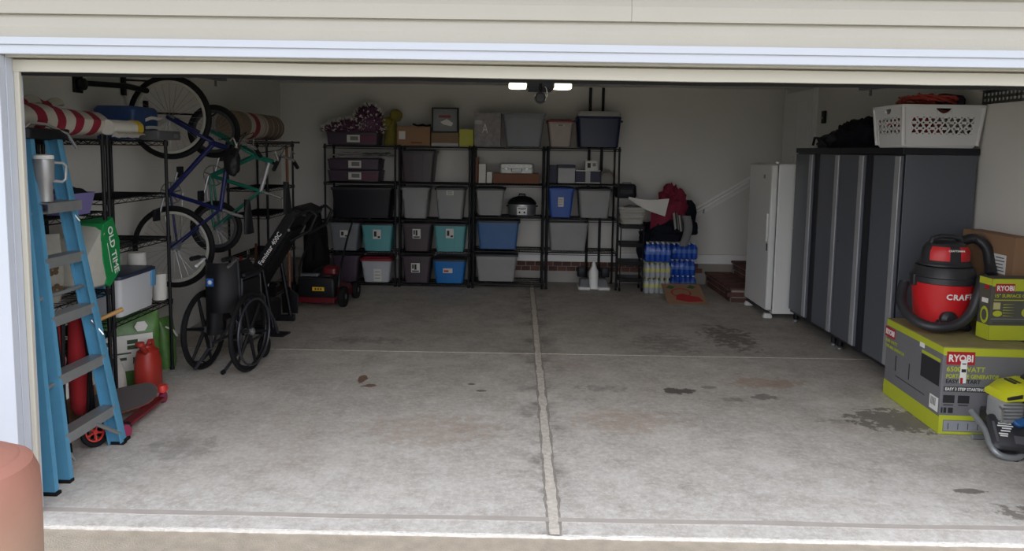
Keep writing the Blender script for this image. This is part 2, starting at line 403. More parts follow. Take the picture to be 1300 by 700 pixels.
# white trim round the opening
def trimbar(name, x0, x1, z0, z1, m=TRIM):
    return struct(G().box(x0, x1, -0.030, 0.0115, z0, z1).build(name, m, smooth=False, bevel=0.003))
t = trimbar('trim_3', -XO-0.15, XO+0.15, ZO, 2.2015)
G().box(-XO-0.15, XO+0.15, -0.040, -0.0302, 2.170, 2.2015).build('drip_lip', TRIM, t, smooth=False, bevel=0.002)
for s, nm in ((-1, 'trim_4'), (1, 'trim_5')):
    a, b = sorted((s*XO, s*(XO+0.15)))
    t = trimbar(nm, a, b, -0.010, ZO-0.001)
    c = s*(XO+0.095); G().box(c-0.004, c+0.004, -0.036, -0.0302, -0.005, ZO-0.003).build('bead', TRIM, t, smooth=False)
# cream jamb liner and weather stop
t = struct(G().box(-XO, XO, 0.0125, 0.119, ZO-0.008, ZO+0.004).build('trim_6', CREAM, smooth=False))
for s in (-1, 1):
    a, b = sorted((s*(XO+0.015), s*(XO-0.004)))
    G().box(a, b, 0.0125, 0.119, -0.008, ZO-0.009).build('jamb_liner', TRIM, t, smooth=False)
    a, b = sorted((s*(XO-0.0045), s*(XO-0.030)))
    G().box(a, b, 0.055, 0.075, -0.008, 2.072).build('stop_moulding', CREAM, t, smooth=False, bevel=0.004)
g = G(); R = []
for i in range(121):
    x = -XO+0.005 + (2*XO-0.01)*i/120
    wv = 0.005*noise.noise(Vector((x*0.9, 0, 1))) + 0.003*noise.noise(Vector((x*2.4, 3, 0)))
    R.append([(x, 0.052+wv*0.5, ZO-0.012+wv*0.8-0.004), (x, 0.052+wv*0.5, 2.062+wv), (x, 0.072, 2.060+wv), (x, 0.072, ZO-0.009)])
g.rings(R); g.build('stop_moulding', CREAM, t)
g = G(); R = []
for i in range(121):
    x = -XO+0.005 + (2*XO-0.01)*i/120
    wv = 0.005*noise.noise(Vector((x*0.9, 0, 1))) + 0.003*noise.noise(Vector((x*2.4, 3, 0))); w2 = 0.006*noise.noise(Vector((x*1.3, 7, 0)))
    R.append([(x, 0.066, 2.062+wv), (x, 0.084, 2.046+wv+w2), (x, 0.087, 2.048+wv+w2), (x, 0.071, 2.066+wv)])
g.rings(R); g.build('weather_seal', RUBBER, t)
# ------------------------------------------------------------------ opened garage door, tracks and opener
gd = root('garage_door', 'cream sectional garage door rolled up flat under the ceiling', 'garage door', (0, 0, 2.30))
DOORM = mat('door_panel_paint', rgb(205, 200, 190), 0.5, var=0.04)
for i in range(4):
    y0 = 0.30 + i*0.535
    g = G(); g.box(-2.44, 2.44, y0, y0+0.53, 0.0, 0.045)
    for k in range(8):
        x0 = -2.38+k*0.597; g.box(x0, x0+0.54, y0+0.07, y0+0.46, -0.008, 0.0)
    g.build('door_panel', DOORM, gd, smooth=False)
GALV = mat('galvanised_steel', rgb(120, 124, 126), 0.45, 0.6, var=0.2, scale=20)
def track(s, lab):
    t = root('door_track', lab, 'door track', (s*2.56, 0, 0))
    pts = [(0, 0.165, 0.02), (0, 0.165, 1.88)] + [(0, 0.165+0.32*(1-math.cos(a)), 1.88+0.32*math.sin(a)) for a in (PI/8, PI/4, 3*PI/8)] + [(0, 0.49, 2.21), (0, 2.75, 2.29)]
    g = G()
    for a, b in zip(pts[:-1], pts[1:]):
        d = (Vector(b)-Vector(a)); L = d.length; u = d.normalized(); r = Vector((1, 0, 0)); n = r.cross(u)
        M = Matrix((r, u, n)).transposed().to_4x4(); M.translation = Vector(a)
        g.box(-0.022, 0.022, 0, L, -0.030, -0.027, M).box(-0.024, -0.021, 0, L, -0.030, 0.02, M).box(0.021, 0.024, 0, L, -0.030, 0.02, M)
    g.build('rail', GALV, t, smooth=False)
    for y in (1.15, 2.65):
        g = G(); g.box(0.026*s-0.002, 0.026*s+0.002, y-0.02, y+0.02, 2.21, ZC)
        g.build('hanger', GALV, t, smooth=False)
    if s < 0: return t
    # perforated angle bar on the wall beside the track
    g = G(); n = 24
    xw = XR-2.56-0.004; y0, y1 = 1.30, 2.30
    for i in range(n+1):
        c = y0+(y1-y0)*i/n; g.box(xw-0.003, xw+0.003, c-0.008, c+0.008, 2.13, 2.23)
    [g.box(xw-0.003, xw+0.003, y0, y1, z, z+0.02) for z in (2.13, 2.17, 2.21)]; g.box(xw-0.035, xw, y0, y1, 2.229, 2.232)
    g.build('perforated_angle', GALV, t, smooth=False)
    return t
track(-1, 'galvanised garage door track beside the blue ladder')
track(1, 'galvanised garage door track above the laundry basket')
op = root('garage_door_opener', 'dark garage door opener with two lit lamp lenses', 'door opener', (0.0, 3.25, 2.26))
G().loft([(0, 0.20, 0.36, 0.03), (0.02, 0.24, 0.40, 0.04), (0.13, 0.24, 0.40, 0.04), (0.15, 0.2, 0.36, 0.03)]).build('motor_housing', mat('opener_case', rgb(58, 60, 68), 0.5), op)
LENS = mat('lit_lens', rgb(250, 244, 225), 0.4, emit=(1.0, 0.9, 0.68), estr=1.7)
for s in (-1, 1):
    g = G(); g.loft([(0.012, 0.03, 0.12, 0.01, s*0.20), (0.02, 0.15, 0.26, 0.05, s*0.195), (0.05, 0.15, 0.28, 0.05, s*0.195), (0.06, 0.13, 0.24, 0.04, s*0.19)]).build('lamp_lens', LENS, op)
g = G(); g.box(-0.02, 0.02, -3.08, -0.19, 0.09, 0.13); g.build('rail', GALV, op, smooth=False)
for s in (-1, 1):
    G().box(s*0.09-0.012, s*0.09+0.012, 0.0, 0.003, 0.14, ZC-2.26).build('hanger', GALV, op, smooth=False)
g = G(); g.cyl((0, -0.19, 0.06), (0, -0.19, -0.03), 0.016); g.build('release_arm', BLACK, op)
g = G(); g.torus(0.045, 0.007, T(0.0, -0.19, -0.075) @ RX(90), 24, 6); g.lathe([(0.035, -0.006), (0.038, 0), (0.035, 0.006)], 20, T(0, -0.19, -0.075) @ RX(90)); g.build('release_disc', mat('smoky_plastic', rgb(70, 72, 80), 0.3), op)
G().tube([(0.02, -0.19, 0.05), (0.05, -0.20, 0.0), (0.058, -0.2, -0.05), (0.04, -0.2, -0.1)], 0.004, 6).build('wire', WHITE, op)

# ------------------------------------------------------------------ door on the right wall, sensor, handrail, brick steps
d1 = struct(G().box(XR-0.035, XR-0.001, 5.45, 6.30, 0.47, 2.50).build('door_1', INWHITE, smooth=False))
for z0, z1 in ((0.6, 1.0), (1.12, 1.72), (1.84, 2.38)):
    for y0, y1 in ((5.55, 5.83), (5.92, 6.20)):
        G().box(XR-0.043, XR-0.0355, y0, y1, z0, z1).build('panel', INWHITE, d1, smooth=False, bevel=0.005)
G().lathe([(0.004, 0), (0.028, 0.01), (0.03, 0.03), (0.012, 0.045), (0.012, 0.06)], 16, T(XR-0.095, 5.52, 1.42) @ RY(90)).build('door_knob', CHROME, d1)
for nm, y0, y1 in (('door_casing', 6.305, 6.385), ('door_casing', 5.365, 5.445)):
    G().box(XR-0.03, XR-0.001, y0, y1, 0.47, 2.56).build(nm, INWHITE, d1, smooth=False, bevel=0.004)
wsn = root('wall_sensor', 'small black control box mounted high on the right wall', 'wall control', (XR-0.001, 5.15, 2.09))
G().box(-0.03, 0, -0.04, 0.04, 0, 0.14).build('case', BLACK, wsn, bevel=0.006)
G().lathe([(0.014, 0), (0.014, 0.005)], 14, T(-0.035, 0, 0.06) @ RY(90)).build('button', STEEL, wsn)

hr = root('handrail', 'white sloping stair handrail fixed to the back wall', 'handrail', (2.10, YB, 0))
for (x0, z0, x1, z1) in ((0.0, 0.93, 0.98, 1.53),):
    d = Vector((x1-x0, 0, z1-z0)); L = d.length; u = d.normalized(); n = Vector((0, 1, 0)); k = n.cross(u)
    M = Matrix((u, n, u.cross(n))).transposed().to_4x4(); M.translation = Vector((x0, -0.055, z0))
    G().loft([(0, 0.03, 0.02, 0.008), (0.0, 0.042, 0.046, 0.014), (L, 0.042, 0.046, 0.014), (L, 0.03, 0.02, 0.008)], M=M @ RY(90)).build('rail', INWHITE, hr)
    G().box(0, L, 0.038, 0.052, -0.075, 0.05, M).build('backing_board', INWHITE, hr, smooth=False, bevel=0.003)
for x in (0.16, 0.82):
    z = 0.93+0.61*x
    G().tube([(x, -0.004, z-0.07), (x, -0.05, z-0.075), (x, -0.058, z-0.02)], 0.008, 8).build('bracket', STEEL, hr)

st = struct(G().box(2.325, XR, 5.245, YB-0.03, 0.0, 0.150).box(2.665, XR, 5.245, YB-0.03, 0.15, 0.31).box(2.965, XR, 5.245, YB-0.03, 0.31, 0.46).build('brick_steps', mat('mortar', rgb(150, 144, 136), 0.95), smooth=False))
def brick_face_x(x, z, y0, y1):
    y = y0+0.055
    while y < y1-0.03:
        brick(st, x, y, z, 0.10, 0.10, 0.056); y += 0.11
for k, (xs, z0) in enumerate(((2.325, 0.0), (2.665, 0.155), (2.965, 0.31))):
    # stretcher courses seen from the front (facing the camera) and left
    for c in range(2):
        z = z0+0.035+c*0.066
        x = xs+0.10-0.012 - (0.05 if c else 0)
        while x < XR-0.10:
            brick(st, x+0.01, 5.285, z, 0.195, 0.095, 0.056); x += 0.205
        y = 5.245+0.15 + (0.05 if c else 0)
        while y < YB-0.13:
            brick(st, xs+0.04, y+0.0, z, 0.095, 0.195, 0.056); y += 0.205
    # rowlock tread
    top = z0+0.15+0.012
    xe = xs+0.34 if k == 0 else (xs+0.30 if k == 1 else XR-0.01)
    y = 5.245+0.0345
    while y < YB-0.06:
        x0 = xs-0.02
        while x0 < xe-0.06:
            lx = min(0.195, xe-x0-0.006)
            brick(st, x0+lx/2, y, top, round(lx, 2), 0.062, 0.03); x0 += lx+0.008
        y += 0.069

# two dark poles standing against the back wall
for i, (x, lab) in enumerate(((0.735, 'left black pole standing behind the navy cooler'), (0.90, 'right black pole standing behind the navy cooler'))):
    pr = root('black_pole', lab, 'pole', (x, 6.415, 0.0), 0, 'black poles behind the cooler')
    G().cyl((0, 0, 0), (0.006, 0.01, 2.555), 0.018).build('shaft', BLKMETAL, pr)
    G().lathe([(0.022, 0), (0.024, 0.01), (0.02, 0.04)], 12).build('foot_cap', RUBBER, pr)

# ------------------------------------------------------------------ wire shelving
def wire_shelving(label, group, loc, rz, W, D, levels, H, truss=True, wstep=0.035, pr=0.0125):
    r = root('wire_shelving', label, 'shelving', loc, rz, group)
    pm = None
    for x in (0.0, W):
        for y in (0.0, D):
            if pm is None:
                pm = G().cyl((0, 0, 0.02), (0, 0, H), pr, 10).cyl((0, 0, 0), (0, 0, 0.022), 0.017, 10).cyl((0, 0, H), (0, 0, H+0.006), pr*1.1, 10).mesh('post', BLKMETAL)
            share(pm, 'post', r, (x, y, 0))
    g = G(); e = 0.0
    for y in (0.0, D):
        g.tube([(0, y, 0), (W, y, 0)], 0.005, 6).tube([(0, y, -0.030), (W, y, -0.030)], 0.004, 6)
        if truss:
            n = int(W/0.05); pts = [(W*i/n, y, -0.002 if i % 2 else -0.028) for i in range(n+1)]
            g.tube(pts, 0.0025, 4)
        else:
            g.box(0, W, y-0.003, y+0.003, -0.012, 0.0)
    for x in (0.0, W):
        g.tube([(x, 0, 0), (x, D, 0)], 0.005, 6).tube([(x, 0, -0.030), (x, D, -0.030)], 0.004, 6)
        if truss:
            n = int(D/0.05); g.tube([(x, D*i/n, -0.002 if i % 2 else -0.028) for i in range(n+1)], 0.0025, 4)
    k = int(W/wstep)
    for i in range(1, k):
        x = W*i/k; g.tube([(x, 0.0, 0.004), (x, D, 0.004)], 0.0022, 4)
    for yy in (0.33, 0.67): g.tube([(0, D*yy, -0.003), (W, D*yy, -0.003)], 0.004, 4)
    for x in (0.0, W):
        for y in (0.0, D): g.lathe([(pr*1.5, -0.034), (pr*1.7, 0.004)], 8, T(x, y, 0))
    sm = g.mesh('shelf', BLKMETAL)
    for z in levels: share(sm, 'shelf', r, (0, 0, z-0.006))
    return r
YF, SD = 5.93, 0.44
UNITS = [(-2.605, (0.03, 0.43, 0.848, 1.312, 1.766)), (-1.68, (0.03, 0.435, 0.853, 1.312, 1.766)), (-0.755, (0.065, 0.478, 0.905, 1.315, 1.770)), (0.172, (0.475, 0.893, 1.328, 1.776))]
UL = ['black wire shelving unit nearest the red lawn mower, purple bins on it', 'black wire shelving unit with the brown bin and open space on its second shelf', 'black wire shelving unit holding the silver case and the roaster oven', 'black wire shelving unit holding the navy cooler, next to the rolling cart']
for (x, lv), lb in zip(UNITS, UL):
    wire_shelving(lb, 'wire shelving units along the back wall', (x+0.023, YF, 0), 0, 0.874, SD, lv, lv[-1]+0.012, truss=False)

# ------------------------------------------------------------------ storage bins
def bin_(label, x0, x1, z0, z1, col, lid=None, depth=0.40, taper=0.035, yf=5.962, group='storage bins on the back wall shelves', style='rib', tagw=None, name='storage_bin', lidh=0.03, rough=0.42, see=False, cat='storage bin'):
    W = x1-x0; H = z1-z0; cx = (x0+x1)/2
    r = root(name, label, cat, (cx, yf+depth/2, z0), 0, group)
    hb = H-(lidh*0.6 if lid else 0)
    rim = 0.012
    wt, dt = W-2*rim, depth-2*rim; wb, db = wt-2*taper, dt-2*taper*0.6
    def at(z):
        k = z/hb; return wb+(wt-wb)*k, db+(dt-db)*k
    sh = hb*0.80
    secs = [(0, wb-0.03, db-0.03, 0.03), (0.008, wb, db, 0.035), (sh*0.5, *at(sh*0.5), 0.035), (sh, *at(sh), 0.035)]
    if style == 'step': secs += [(sh+0.003, at(sh)[0]+0.010, at(sh)[1]+0.01, 0.035)]
    secs += [(hb-0.022, *at(hb-0.022), 0.035), (hb-0.020, wt+2*rim-0.006, dt+2*rim-0.006, 0.04), (hb, wt+2*rim-0.006, dt+2*rim-0.006, 0.04)]
    if not lid: secs += [(hb, wt-0.008, dt-0.008, 0.035), (hb*0.3, wt-2*taper-0.01, dt-2*taper-0.01, 0.03)]
    g = G(); g.loft(secs)
    g.build('body', col, r)
    def front_box(u0, u1, h0, h1, th, m, nm, lab=None):
        pts = []
        for h in (h0, h1):
            y = -at(h)[1]/2
            for u in (u0, u1): pts += [(u, y-th, h), (u, y+0.004, h)]
        gg = G(); gg.add(pts, [(0, 1, 3, 2), (4, 6, 7, 5), (0, 2, 6, 4), (1, 5, 7, 3), (0, 4, 5, 1), (2, 3, 7, 6)])
        return gg.build(nm, m, r, smooth=False, label=lab)
    if style == 'rib':
        for u in (-0.16*W, 0.14*W): front_box(u-0.004, u+0.004, 0.012, hb-0.03, 0.006, col, 'rib')
        front_box(-0.16*W, 0.14*W, hb-0.05, hb-0.04, 0.006, col, 'rib')
    if style == 'step':
        front_box(-0.33*W, 0.33*W, sh-0.05, sh+0.02, 0.008, col, 'grip_panel')
    if style == 'lug':
        for u in (-0.36*W, 0.36*W): front_box(u-0.018, u+0.018, hb*0.66, hb*0.9, 0.010, col, 'grip')
        front_box(-0.30*W, 0.30*W, hb*0.80, hb*0.9, 0.007, col, 'grip_panel')
    if tagw:
        u, h, w_, h_, kind = tagw
        front_box(u-w_/2, u+w_/2, h-h_/2, h+h_/2, 0.0085, PAPER, 'label_sticker', 'printed paper label')
        if kind == 'T':
            front_box(u-w_*0.12, u+w_*0.12, h-h_*0.2, h+h_*0.38, 0.0095, INK, 'print'); front_box(u-w_*0.38, u-w_*0.2, h-h_*0.1, h+h_*0.38, 0.0095, INK, 'print')
            front_box(u-w_*0.4, u+w_*0.4, h-h_*0.42, h-h_*0.28, 0.0095, INK, 'print')
        elif kind == 'L':
            front_box(u-w_*0.36, u-w_*0.05, h-h_*0.25, h+h_*0.3, 0.0095, INK, 'print'); front_box(u+w_*0.1, u+w_*0.4, h-h_*0.4, h-h_*0.2, 0.0095, INK, 'print')
        elif kind == 'R':
            front_box(u-w_*0.4, u+w_*0.1, h-h_*0.3, h+h_*0.1, 0.0095, RED, 'print')
        elif kind == 'P':
            for q in (0.25, 0.0, -0.25): front_box(u-w_*0.38, u+w_*(0.35-0.2*abs(q)), h+q*h_-0.004, h+q*h_+0.004, 0.0095, mat('grey_print', rgb(120, 120, 122), 0.7), 'print')
    if lid:
        a, b = wt+2*rim, dt+2*rim
        G().loft([(hb-0.012, a, b, 0.04), (hb-0.002, a+0.006, b+0.006, 0.042), (hb+lidh*0.35, a+0.004, b+0.004, 0.04), (hb+lidh*0.45, a-0.03, b-0.03, 0.035), (hb+lidh*0.45+0.001, a-0.05, b-0.05, 0.03), (H+lidh*0.2, a-0.07, b-0.07, 0.03), (H+lidh*0.2, a-0.12, b-0.12, 0.02)]).build('lid', lid, r)
    return r
GREYB = mat('grey_bin_plastic', rgb(142, 142, 142), 0.45); GREY2 = mat('slate_grey_bin_plastic', rgb(118, 122, 128), 0.45)
DKLID = mat('charcoal_lid_plastic', rgb(52, 53, 58), 0.45); TEAL = mat('teal_bin_plastic', rgb(92, 160, 164), 0.45)
PURP = mat('plum_bin_plastic', rgb(70, 58, 72), 0.45); BRWN = mat('espresso_bin_plastic', rgb(70, 60, 66), 0.45)
BLUEB = mat('bright_blue_bin_plastic', rgb(22, 110, 182), 0.42); BLUE2 = mat('royal_blue_bin_plastic', rgb(40, 84, 168), 0.42); BLUE3 = mat('steel_blue_bin_plastic', rgb(58, 100, 152), 0.42)
NAVY = mat('navy_plastic', rgb(28, 39, 72), 0.42); TANB = mat('tan_bin_plastic', rgb(168, 156, 148), 0.5); BLK2 = mat('black_bin_plastic', rgb(22, 24, 32), 0.48, spec=0.35)
CLEAR = mat('frosted_clear_plastic', rgb(176, 180, 184), 0.35, alpha=1.0)
REDL = mat('dark_red_lid', rgb(128, 34, 44), 0.45)
# bottom row
bin_('dark plum lidded bin on the bottom shelf behind the red mower', -2.53, -2.17, 0.036, 0.385, PURP, PURP)
bin_('frosted clear bin with dark red lid and paper label', -2.165, -1.755, 0.036, 0.355, CLEAR, REDL, style='lug', tagw=(0.02, 0.10, 0.10, 0.16, 'P'), lidh=0.05)
bin_('espresso brown bin with white label, on the bottom shelf', -1.645, -1.255, 0.036, 0.39, BRWN, BRWN, tagw=(-0.01, 0.20, 0.11, 0.12, 'T'))
bin_('bright blue bin with small red and white sticker', -1.25, -0.815, 0.036, 0.355, BLUEB, DKLID, tagw=(-0.02, 0.17, 0.12, 0.06, 'R'))
bin_('grey bin without label under the large blue bin', -0.715, -0.165, 0.071, 0.428, GREYB, DKLID, style='step')
# second row
bin_('slate grey bin with square label beside the left teal bin', -2.56, -2.165, 0.436, 0.80, GREY2, GREY2, style='step', tagw=(0.0, 0.22, 0.10, 0.09, 'L'))
bin_('teal bin nearest the lawn mower, dark lid', -2.16, -1.735, 0.436, 0.80, TEAL, DKLID, tagw=(0.0, 0.22, 0.10, 0.12, 'L'))
bin_('espresso brown bin with white label, stacked above another brown bin', -1.645, -1.25, 0.441, 0.805, BRWN, BRWN, tagw=(0.0, 0.23, 0.10, 0.12, 'T'))
bin_('teal bin above the bright blue bin, dark lid', -1.245, -0.812, 0.441, 0.805, TEAL, DKLID, tagw=(0.0, 0.24, 0.10, 0.12, 'L'))
bin_('large steel blue bin on the shelf below the roaster oven', -0.70, -0.145, 0.484, 0.856, BLUE3, DKLID, style='plain')
bin_('wide grey bin alone on the shelf above the white floor device', 0.20, 0.725, 0.481, 0.838, GREYB, None, style='plain')
# third row
bin_('long low black bin with warped dark lid', -2.53, -1.75, 0.854, 1.245, BLK2, DKLID, style='plain')
bin_('grey bin with plain grip panel directly above the stacked brown bins', -1.655, -1.285, 0.859, 1.255, GREYB, GREYB, style='lug')
bin_('grey bin with white label on its grip panel', -1.225, -0.832, 0.859, 1.26, GREYB, DKLID, style='lug', tagw=(0.0, 0.335, 0.09, 0.06, 'P'))
bin_('grey bin beside the roaster oven', -0.72, -0.335, 0.911, 1.262, GREYB, DKLID, style='lug')
bin_('royal blue bin with oval tag in the rightmost shelving unit', 0.185, 0.535, 0.899, 1.276, BLUE2, BLUE2, tagw=(0.0, 0.2, 0.07, 0.12, 'P'))
bin_('grey bin right of the royal blue bin', 0.565, 1.005, 0.899, 1.276, GREYB, DKLID, style='lug')
# fourth row
def crate(label, x0, x1, z0, z1, m, tagx, group, m2=None):
    r = root('shallow_bin', label, 'storage bin', ((x0+x1)/2, 5.962, z0), 0, group)
    W = x1-x0; H = z1-z0
    G().loft([(0, W-0.05, 0.36, 0.02, 0, 0.19), (0.004, W-0.03, 0.38, 0.02, 0, 0.19), (H-0.03, W-0.01, 0.4, 0.02, 0, 0.19), (H-0.028, W, 0.41, 0.02, 0, 0.19), (H-0.012, W, 0.41, 0.02, 0, 0.19), (H-0.010, W-0.04, 0.37, 0.02, 0, 0.19), (H, W-0.05, 0.36, 0.02, 0, 0.19)]).build('body', m, r)
    patch('label_sticker', PAPER, r, (tagx, -0.0125, H*0.48), (1, 0, 0), (0, 0, 1), 0.16, 0.09, 0.008)
    patch('print', mat('grey_print', rgb(120, 120, 122), 0.7), r, (tagx+0.01, -0.021, H*0.5), (1, 0, 0), (0, 0, 1), 0.10, 0.05, 0.001)
    patch('drawer_front', m2, r, (0.2, -0.012, H*0.48), (1, 0, 0), (0, 0, 1), 0.20, H*0.6, 0.004)
    return r
WINE = mat('plum_red_plastic', rgb(92, 44, 66), 0.45)
crate('shallow plum bin with white label, lower of two stacked', -2.56, -1.91, 1.318, 1.464, PURP, 0.02, 'shallow plum bins', WINE)
crate('shallow plum bin with white label, directly under loose papers', -2.56, -1.91, 1.466, 1.606, PURP, 0.02, 'shallow plum bins', PURP)
crate('shallow plum bin with white label under the spotted garland', -2.57, -1.93, 1.772, 1.935, PURP, 0.02, 'shallow plum bins', WINE)
bin_('espresso brown bin standing alone beside the empty shelf space', -1.665, -1.21, 1.318, 1.715, BRWN, DKLID)
# loose bags and papers
pg = root('loose_papers', 'flattened grey paper bags lying over the plum bins', 'papers', (-2.18, 5.98, 1.609), 0)
for i in range(4):
    cx, w_, z_ = ((-0.16, 0.42, 0.0), (0.22, 0.40, 0.0), (-0.10, 0.34, 0.035), (0.2, 0.3, 0.03))[i]
    G().sheet(lambda u, v, cx=cx, w_=w_, z_=z_, i=i: (cx+(u-0.5)*w_, 0.02+v*0.33, z_+0.012+0.018*(1+noise.noise(Vector((u*4, v*4, i*5))))), 12, 8, 0.006).build('paper_bag', (PAPER, mat('grey_paper', rgb(150, 150, 146), 0.85), PAPER, mat('green_grey_paper', rgb(110, 118, 108), 0.85))[i], pg)

def carton(name, label, cat, x0, x1, y0, y1, z0, z1, m, group=None, flaps=False, tape=False):
    r = root(name, label, cat, ((x0+x1)/2, (y0+y1)/2, z0), 0, group); W = x1-x0; D = y1-y0; H = z1-z0
    G().box(-W/2, W/2, -D/2, D/2, 0, H-0.003).build('carton_body', m, r, smooth=False, bevel=0.003)
    for s in (-1, 1):
        a, b = sorted((s*0.0015, s*D/2)); G().box(-W/2, W/2, a, b, H-0.003, H).build('top_flap', m, r, smooth=False)
    if tape: G().box(-W/2-0.0005, W/2+0.0005, -0.025, 0.025, H, H+0.0008).build('tape', mat('packing_tape', rgb(180, 160, 120), 0.3), r, smooth=False)
    return r
# middle shelf odds and ends, unit three
CARD2 = mat('dark_cardboard', rgb(122, 84, 66), 0.85, var=0.1)
carton('upright_board_box', 'narrow upright brown carton at the left end of the shelf', 'box', -0.715, -0.685, 6.0, 6.3, 1.321, 1.64, CARD2)
carton('white_box', 'taller white box beside the narrow brown carton', 'box', -0.675, -0.585, 6.0, 6.2, 1.321, 1.56, PAPER)
carton('white_box', 'shorter white box left of the flat brown carton', 'box', -0.575, -0.505, 6.0, 6.2, 1.321, 1.465, PAPER)
carton('flat_carton', 'flat brown carton under the silver case', 'box', -0.49, 0.085, 5.985, 6.32, 1.321, 1.445, CARD2, tape=True)
cs = root('silver_case', 'silver hard case with dark handle lying on brown carton', 'case', (-0.20, 5.99, 1.4462), 0)
SILV = mat('silver_case_shell', rgb(190, 192, 188), 0.4, 0.3)
G().loft([(0, 0.40, 0.27, 0.03, 0, 0.15), (0.006, 0.425, 0.29, 0.035, 0, 0.15), (0.058, 0.43, 0.30, 0.035, 0, 0.15), (0.06, 0.42, 0.29, 0.035, 0, 0.15)]).build('lower_shell', SILV, cs)
G().loft([(0.061, 0.42, 0.29, 0.035, 0, 0.15), (0.063, 0.43, 0.30, 0.035, 0, 0.15), (0.118, 0.425, 0.29, 0.035, 0, 0.15), (0.124, 0.40, 0.27, 0.03, 0, 0.15)]).build('upper_shell', SILV, cs)
for x in (-0.13, 0.13): G().box(x-0.02, x+0.02, -0.008, 0.002, 0.042, 0.08).build('latch', STEEL, cs, bevel=0.002)
G().tube([(-0.065, -0.001, 0.052), (-0.065, -0.022, 0.05), (-0.06, -0.028, 0.02), (0.06, -0.028, 0.02), (0.065, -0.022, 0.05), (0.065, -0.001, 0.052)], 0.007, 8).build('handle', STEEL, cs)
for i in range(7): G().box(-0.18+i*0.06-0.012, -0.18+i*0.06+0.012, -0.0025, 0.002, 0.092, 0.1).build('vent_slot', WHITE, cs, smooth=False)
# unit four shelf
carton('navy_box', 'small navy box at the left end of the rightmost unit', 'box', 0.205, 0.30, 6.0, 6.25, 1.334, 1.555, mat('navy_card', rgb(38, 42, 66), 0.6))
wbx = carton('white_box', 'pale grey box with dark lid between navy boxes', 'box', 0.32, 0.53, 6.0, 6.25, 1.334, 1.525, mat('pale_grey_card', rgb(172, 172, 174), 0.7))
G().box(-0.11, 0.11, -0.13, 0.13, 0.1925, 0.228).build('lid', mat('navy_card', rgb(38, 42, 66), 0.6), wbx, smooth=False, bevel=0.003)
nb = carton('navy_white_box', 'navy and white striped gift box below a small white package', 'box', 0.54, 0.845, 6.0, 6.24, 1.334, 1.50, mat('navy_card', rgb(38, 42, 66), 0.6))
for z in (0.004, 0.155): G().box(-0.154, 0.154, -0.1225, -0.12, z, z+0.012).build('white_stripe', PAPER, nb, smooth=False)
G().box(-0.03, 0.03, -0.1226, -0.1201, 0.018, 0.153).build('centre_panel', mat('pale_grey_card', rgb(172, 172, 174), 0.7), nb, smooth=False)
sb = carton('small_package', 'small white package with dark print on the navy striped box', 'box', 0.66, 0.81, 6.02, 6.14, 1.501, 1.62, PAPER)
patch('print', INK, sb, (-0.03, -0.0601, 0.06), (1, 0, 0), (0, 0, 1), 0.04, 0.06); patch('print', mat('grey_print', rgb(120, 120, 122), 0.7), sb, (0.035, -0.0601, 0.07), (1, 0, 0), (0, 0, 1), 0.04, 0.04)
gb = root('grey_bag', 'crumpled grey bag at the right end of the upper shelf', 'bag', (0.935, 6.13, 1.334), 0)
G().blob(0.088, 0.11, 0.17, 0.10, 4, 3, p=4).build('bag_body', mat('grey_bag_cloth', rgb(134, 130, 126), 0.85), gb)
G().tube([(-0.05, -0.05, 0.15), (-0.03, -0.06, 0.172), (0.03, -0.06, 0.172), (0.05, -0.05, 0.15)], 0.006, 6).build('handle', mat('grey_bag_cloth', rgb(134, 130, 126), 0.85), gb)
# roaster oven
ro = root('roaster_oven', 'silver oval roaster oven with black domed lid', 'roaster', (-0.125, 6.15, 0.911), 0)
def oval(secs, m, nm):
    R = [[(a*math.cos(2*PI*i/32), b*math.sin(2*PI*i/32), z) for i in range(32)] for z, a, b in secs]
    return G().rings(R).build(nm, m, ro)
oval([(0.0, 0.15, 0.12), (0.015, 0.175, 0.145), (0.13, 0.182, 0.152), (0.145, 0.18, 0.15)], STEEL, 'body')
oval([(0.146, 0.185, 0.155), (0.158, 0.185, 0.155), (0.19, 0.165, 0.138), (0.225, 0.12, 0.1), (0.245, 0.05, 0.04), (0.247, 0.01, 0.01)], BLACK, 'lid')
G().tube([(-0.04, 0, 0.24), (-0.035, 0, 0.268), (0.035, 0, 0.268), (0.04, 0, 0.24)], 0.009, 8).build('lid_handle', BLACK, ro)
for s in (-1, 1): G().tube([(s*0.175, -0.03, 0.12), (s*0.197, -0.03, 0.12), (s*0.197, 0.03, 0.12), (s*0.175, 0.03, 0.12)], 0.008, 8).build('side_handle', BLACK, ro)
g = G(); g.box(-0.065, 0.065, -0.166, -0.13, 0.015, 0.12); g.build('control_plate', WHITE, ro, bevel=0.008)
G().tube([(-0.05, -0.167, 0.1), (0, -0.172, 0.092), (0.05, -0.167, 0.1)], 0.006, 6).build('badge', INK, ro)
for i in range(2): G().lathe([(0.012, 0), (0.012, 0.006)], 12, T(-0.03+0.06*i, -0.166, 0.05) @ RX(90)).build('foot_knob', BLACK, ro)

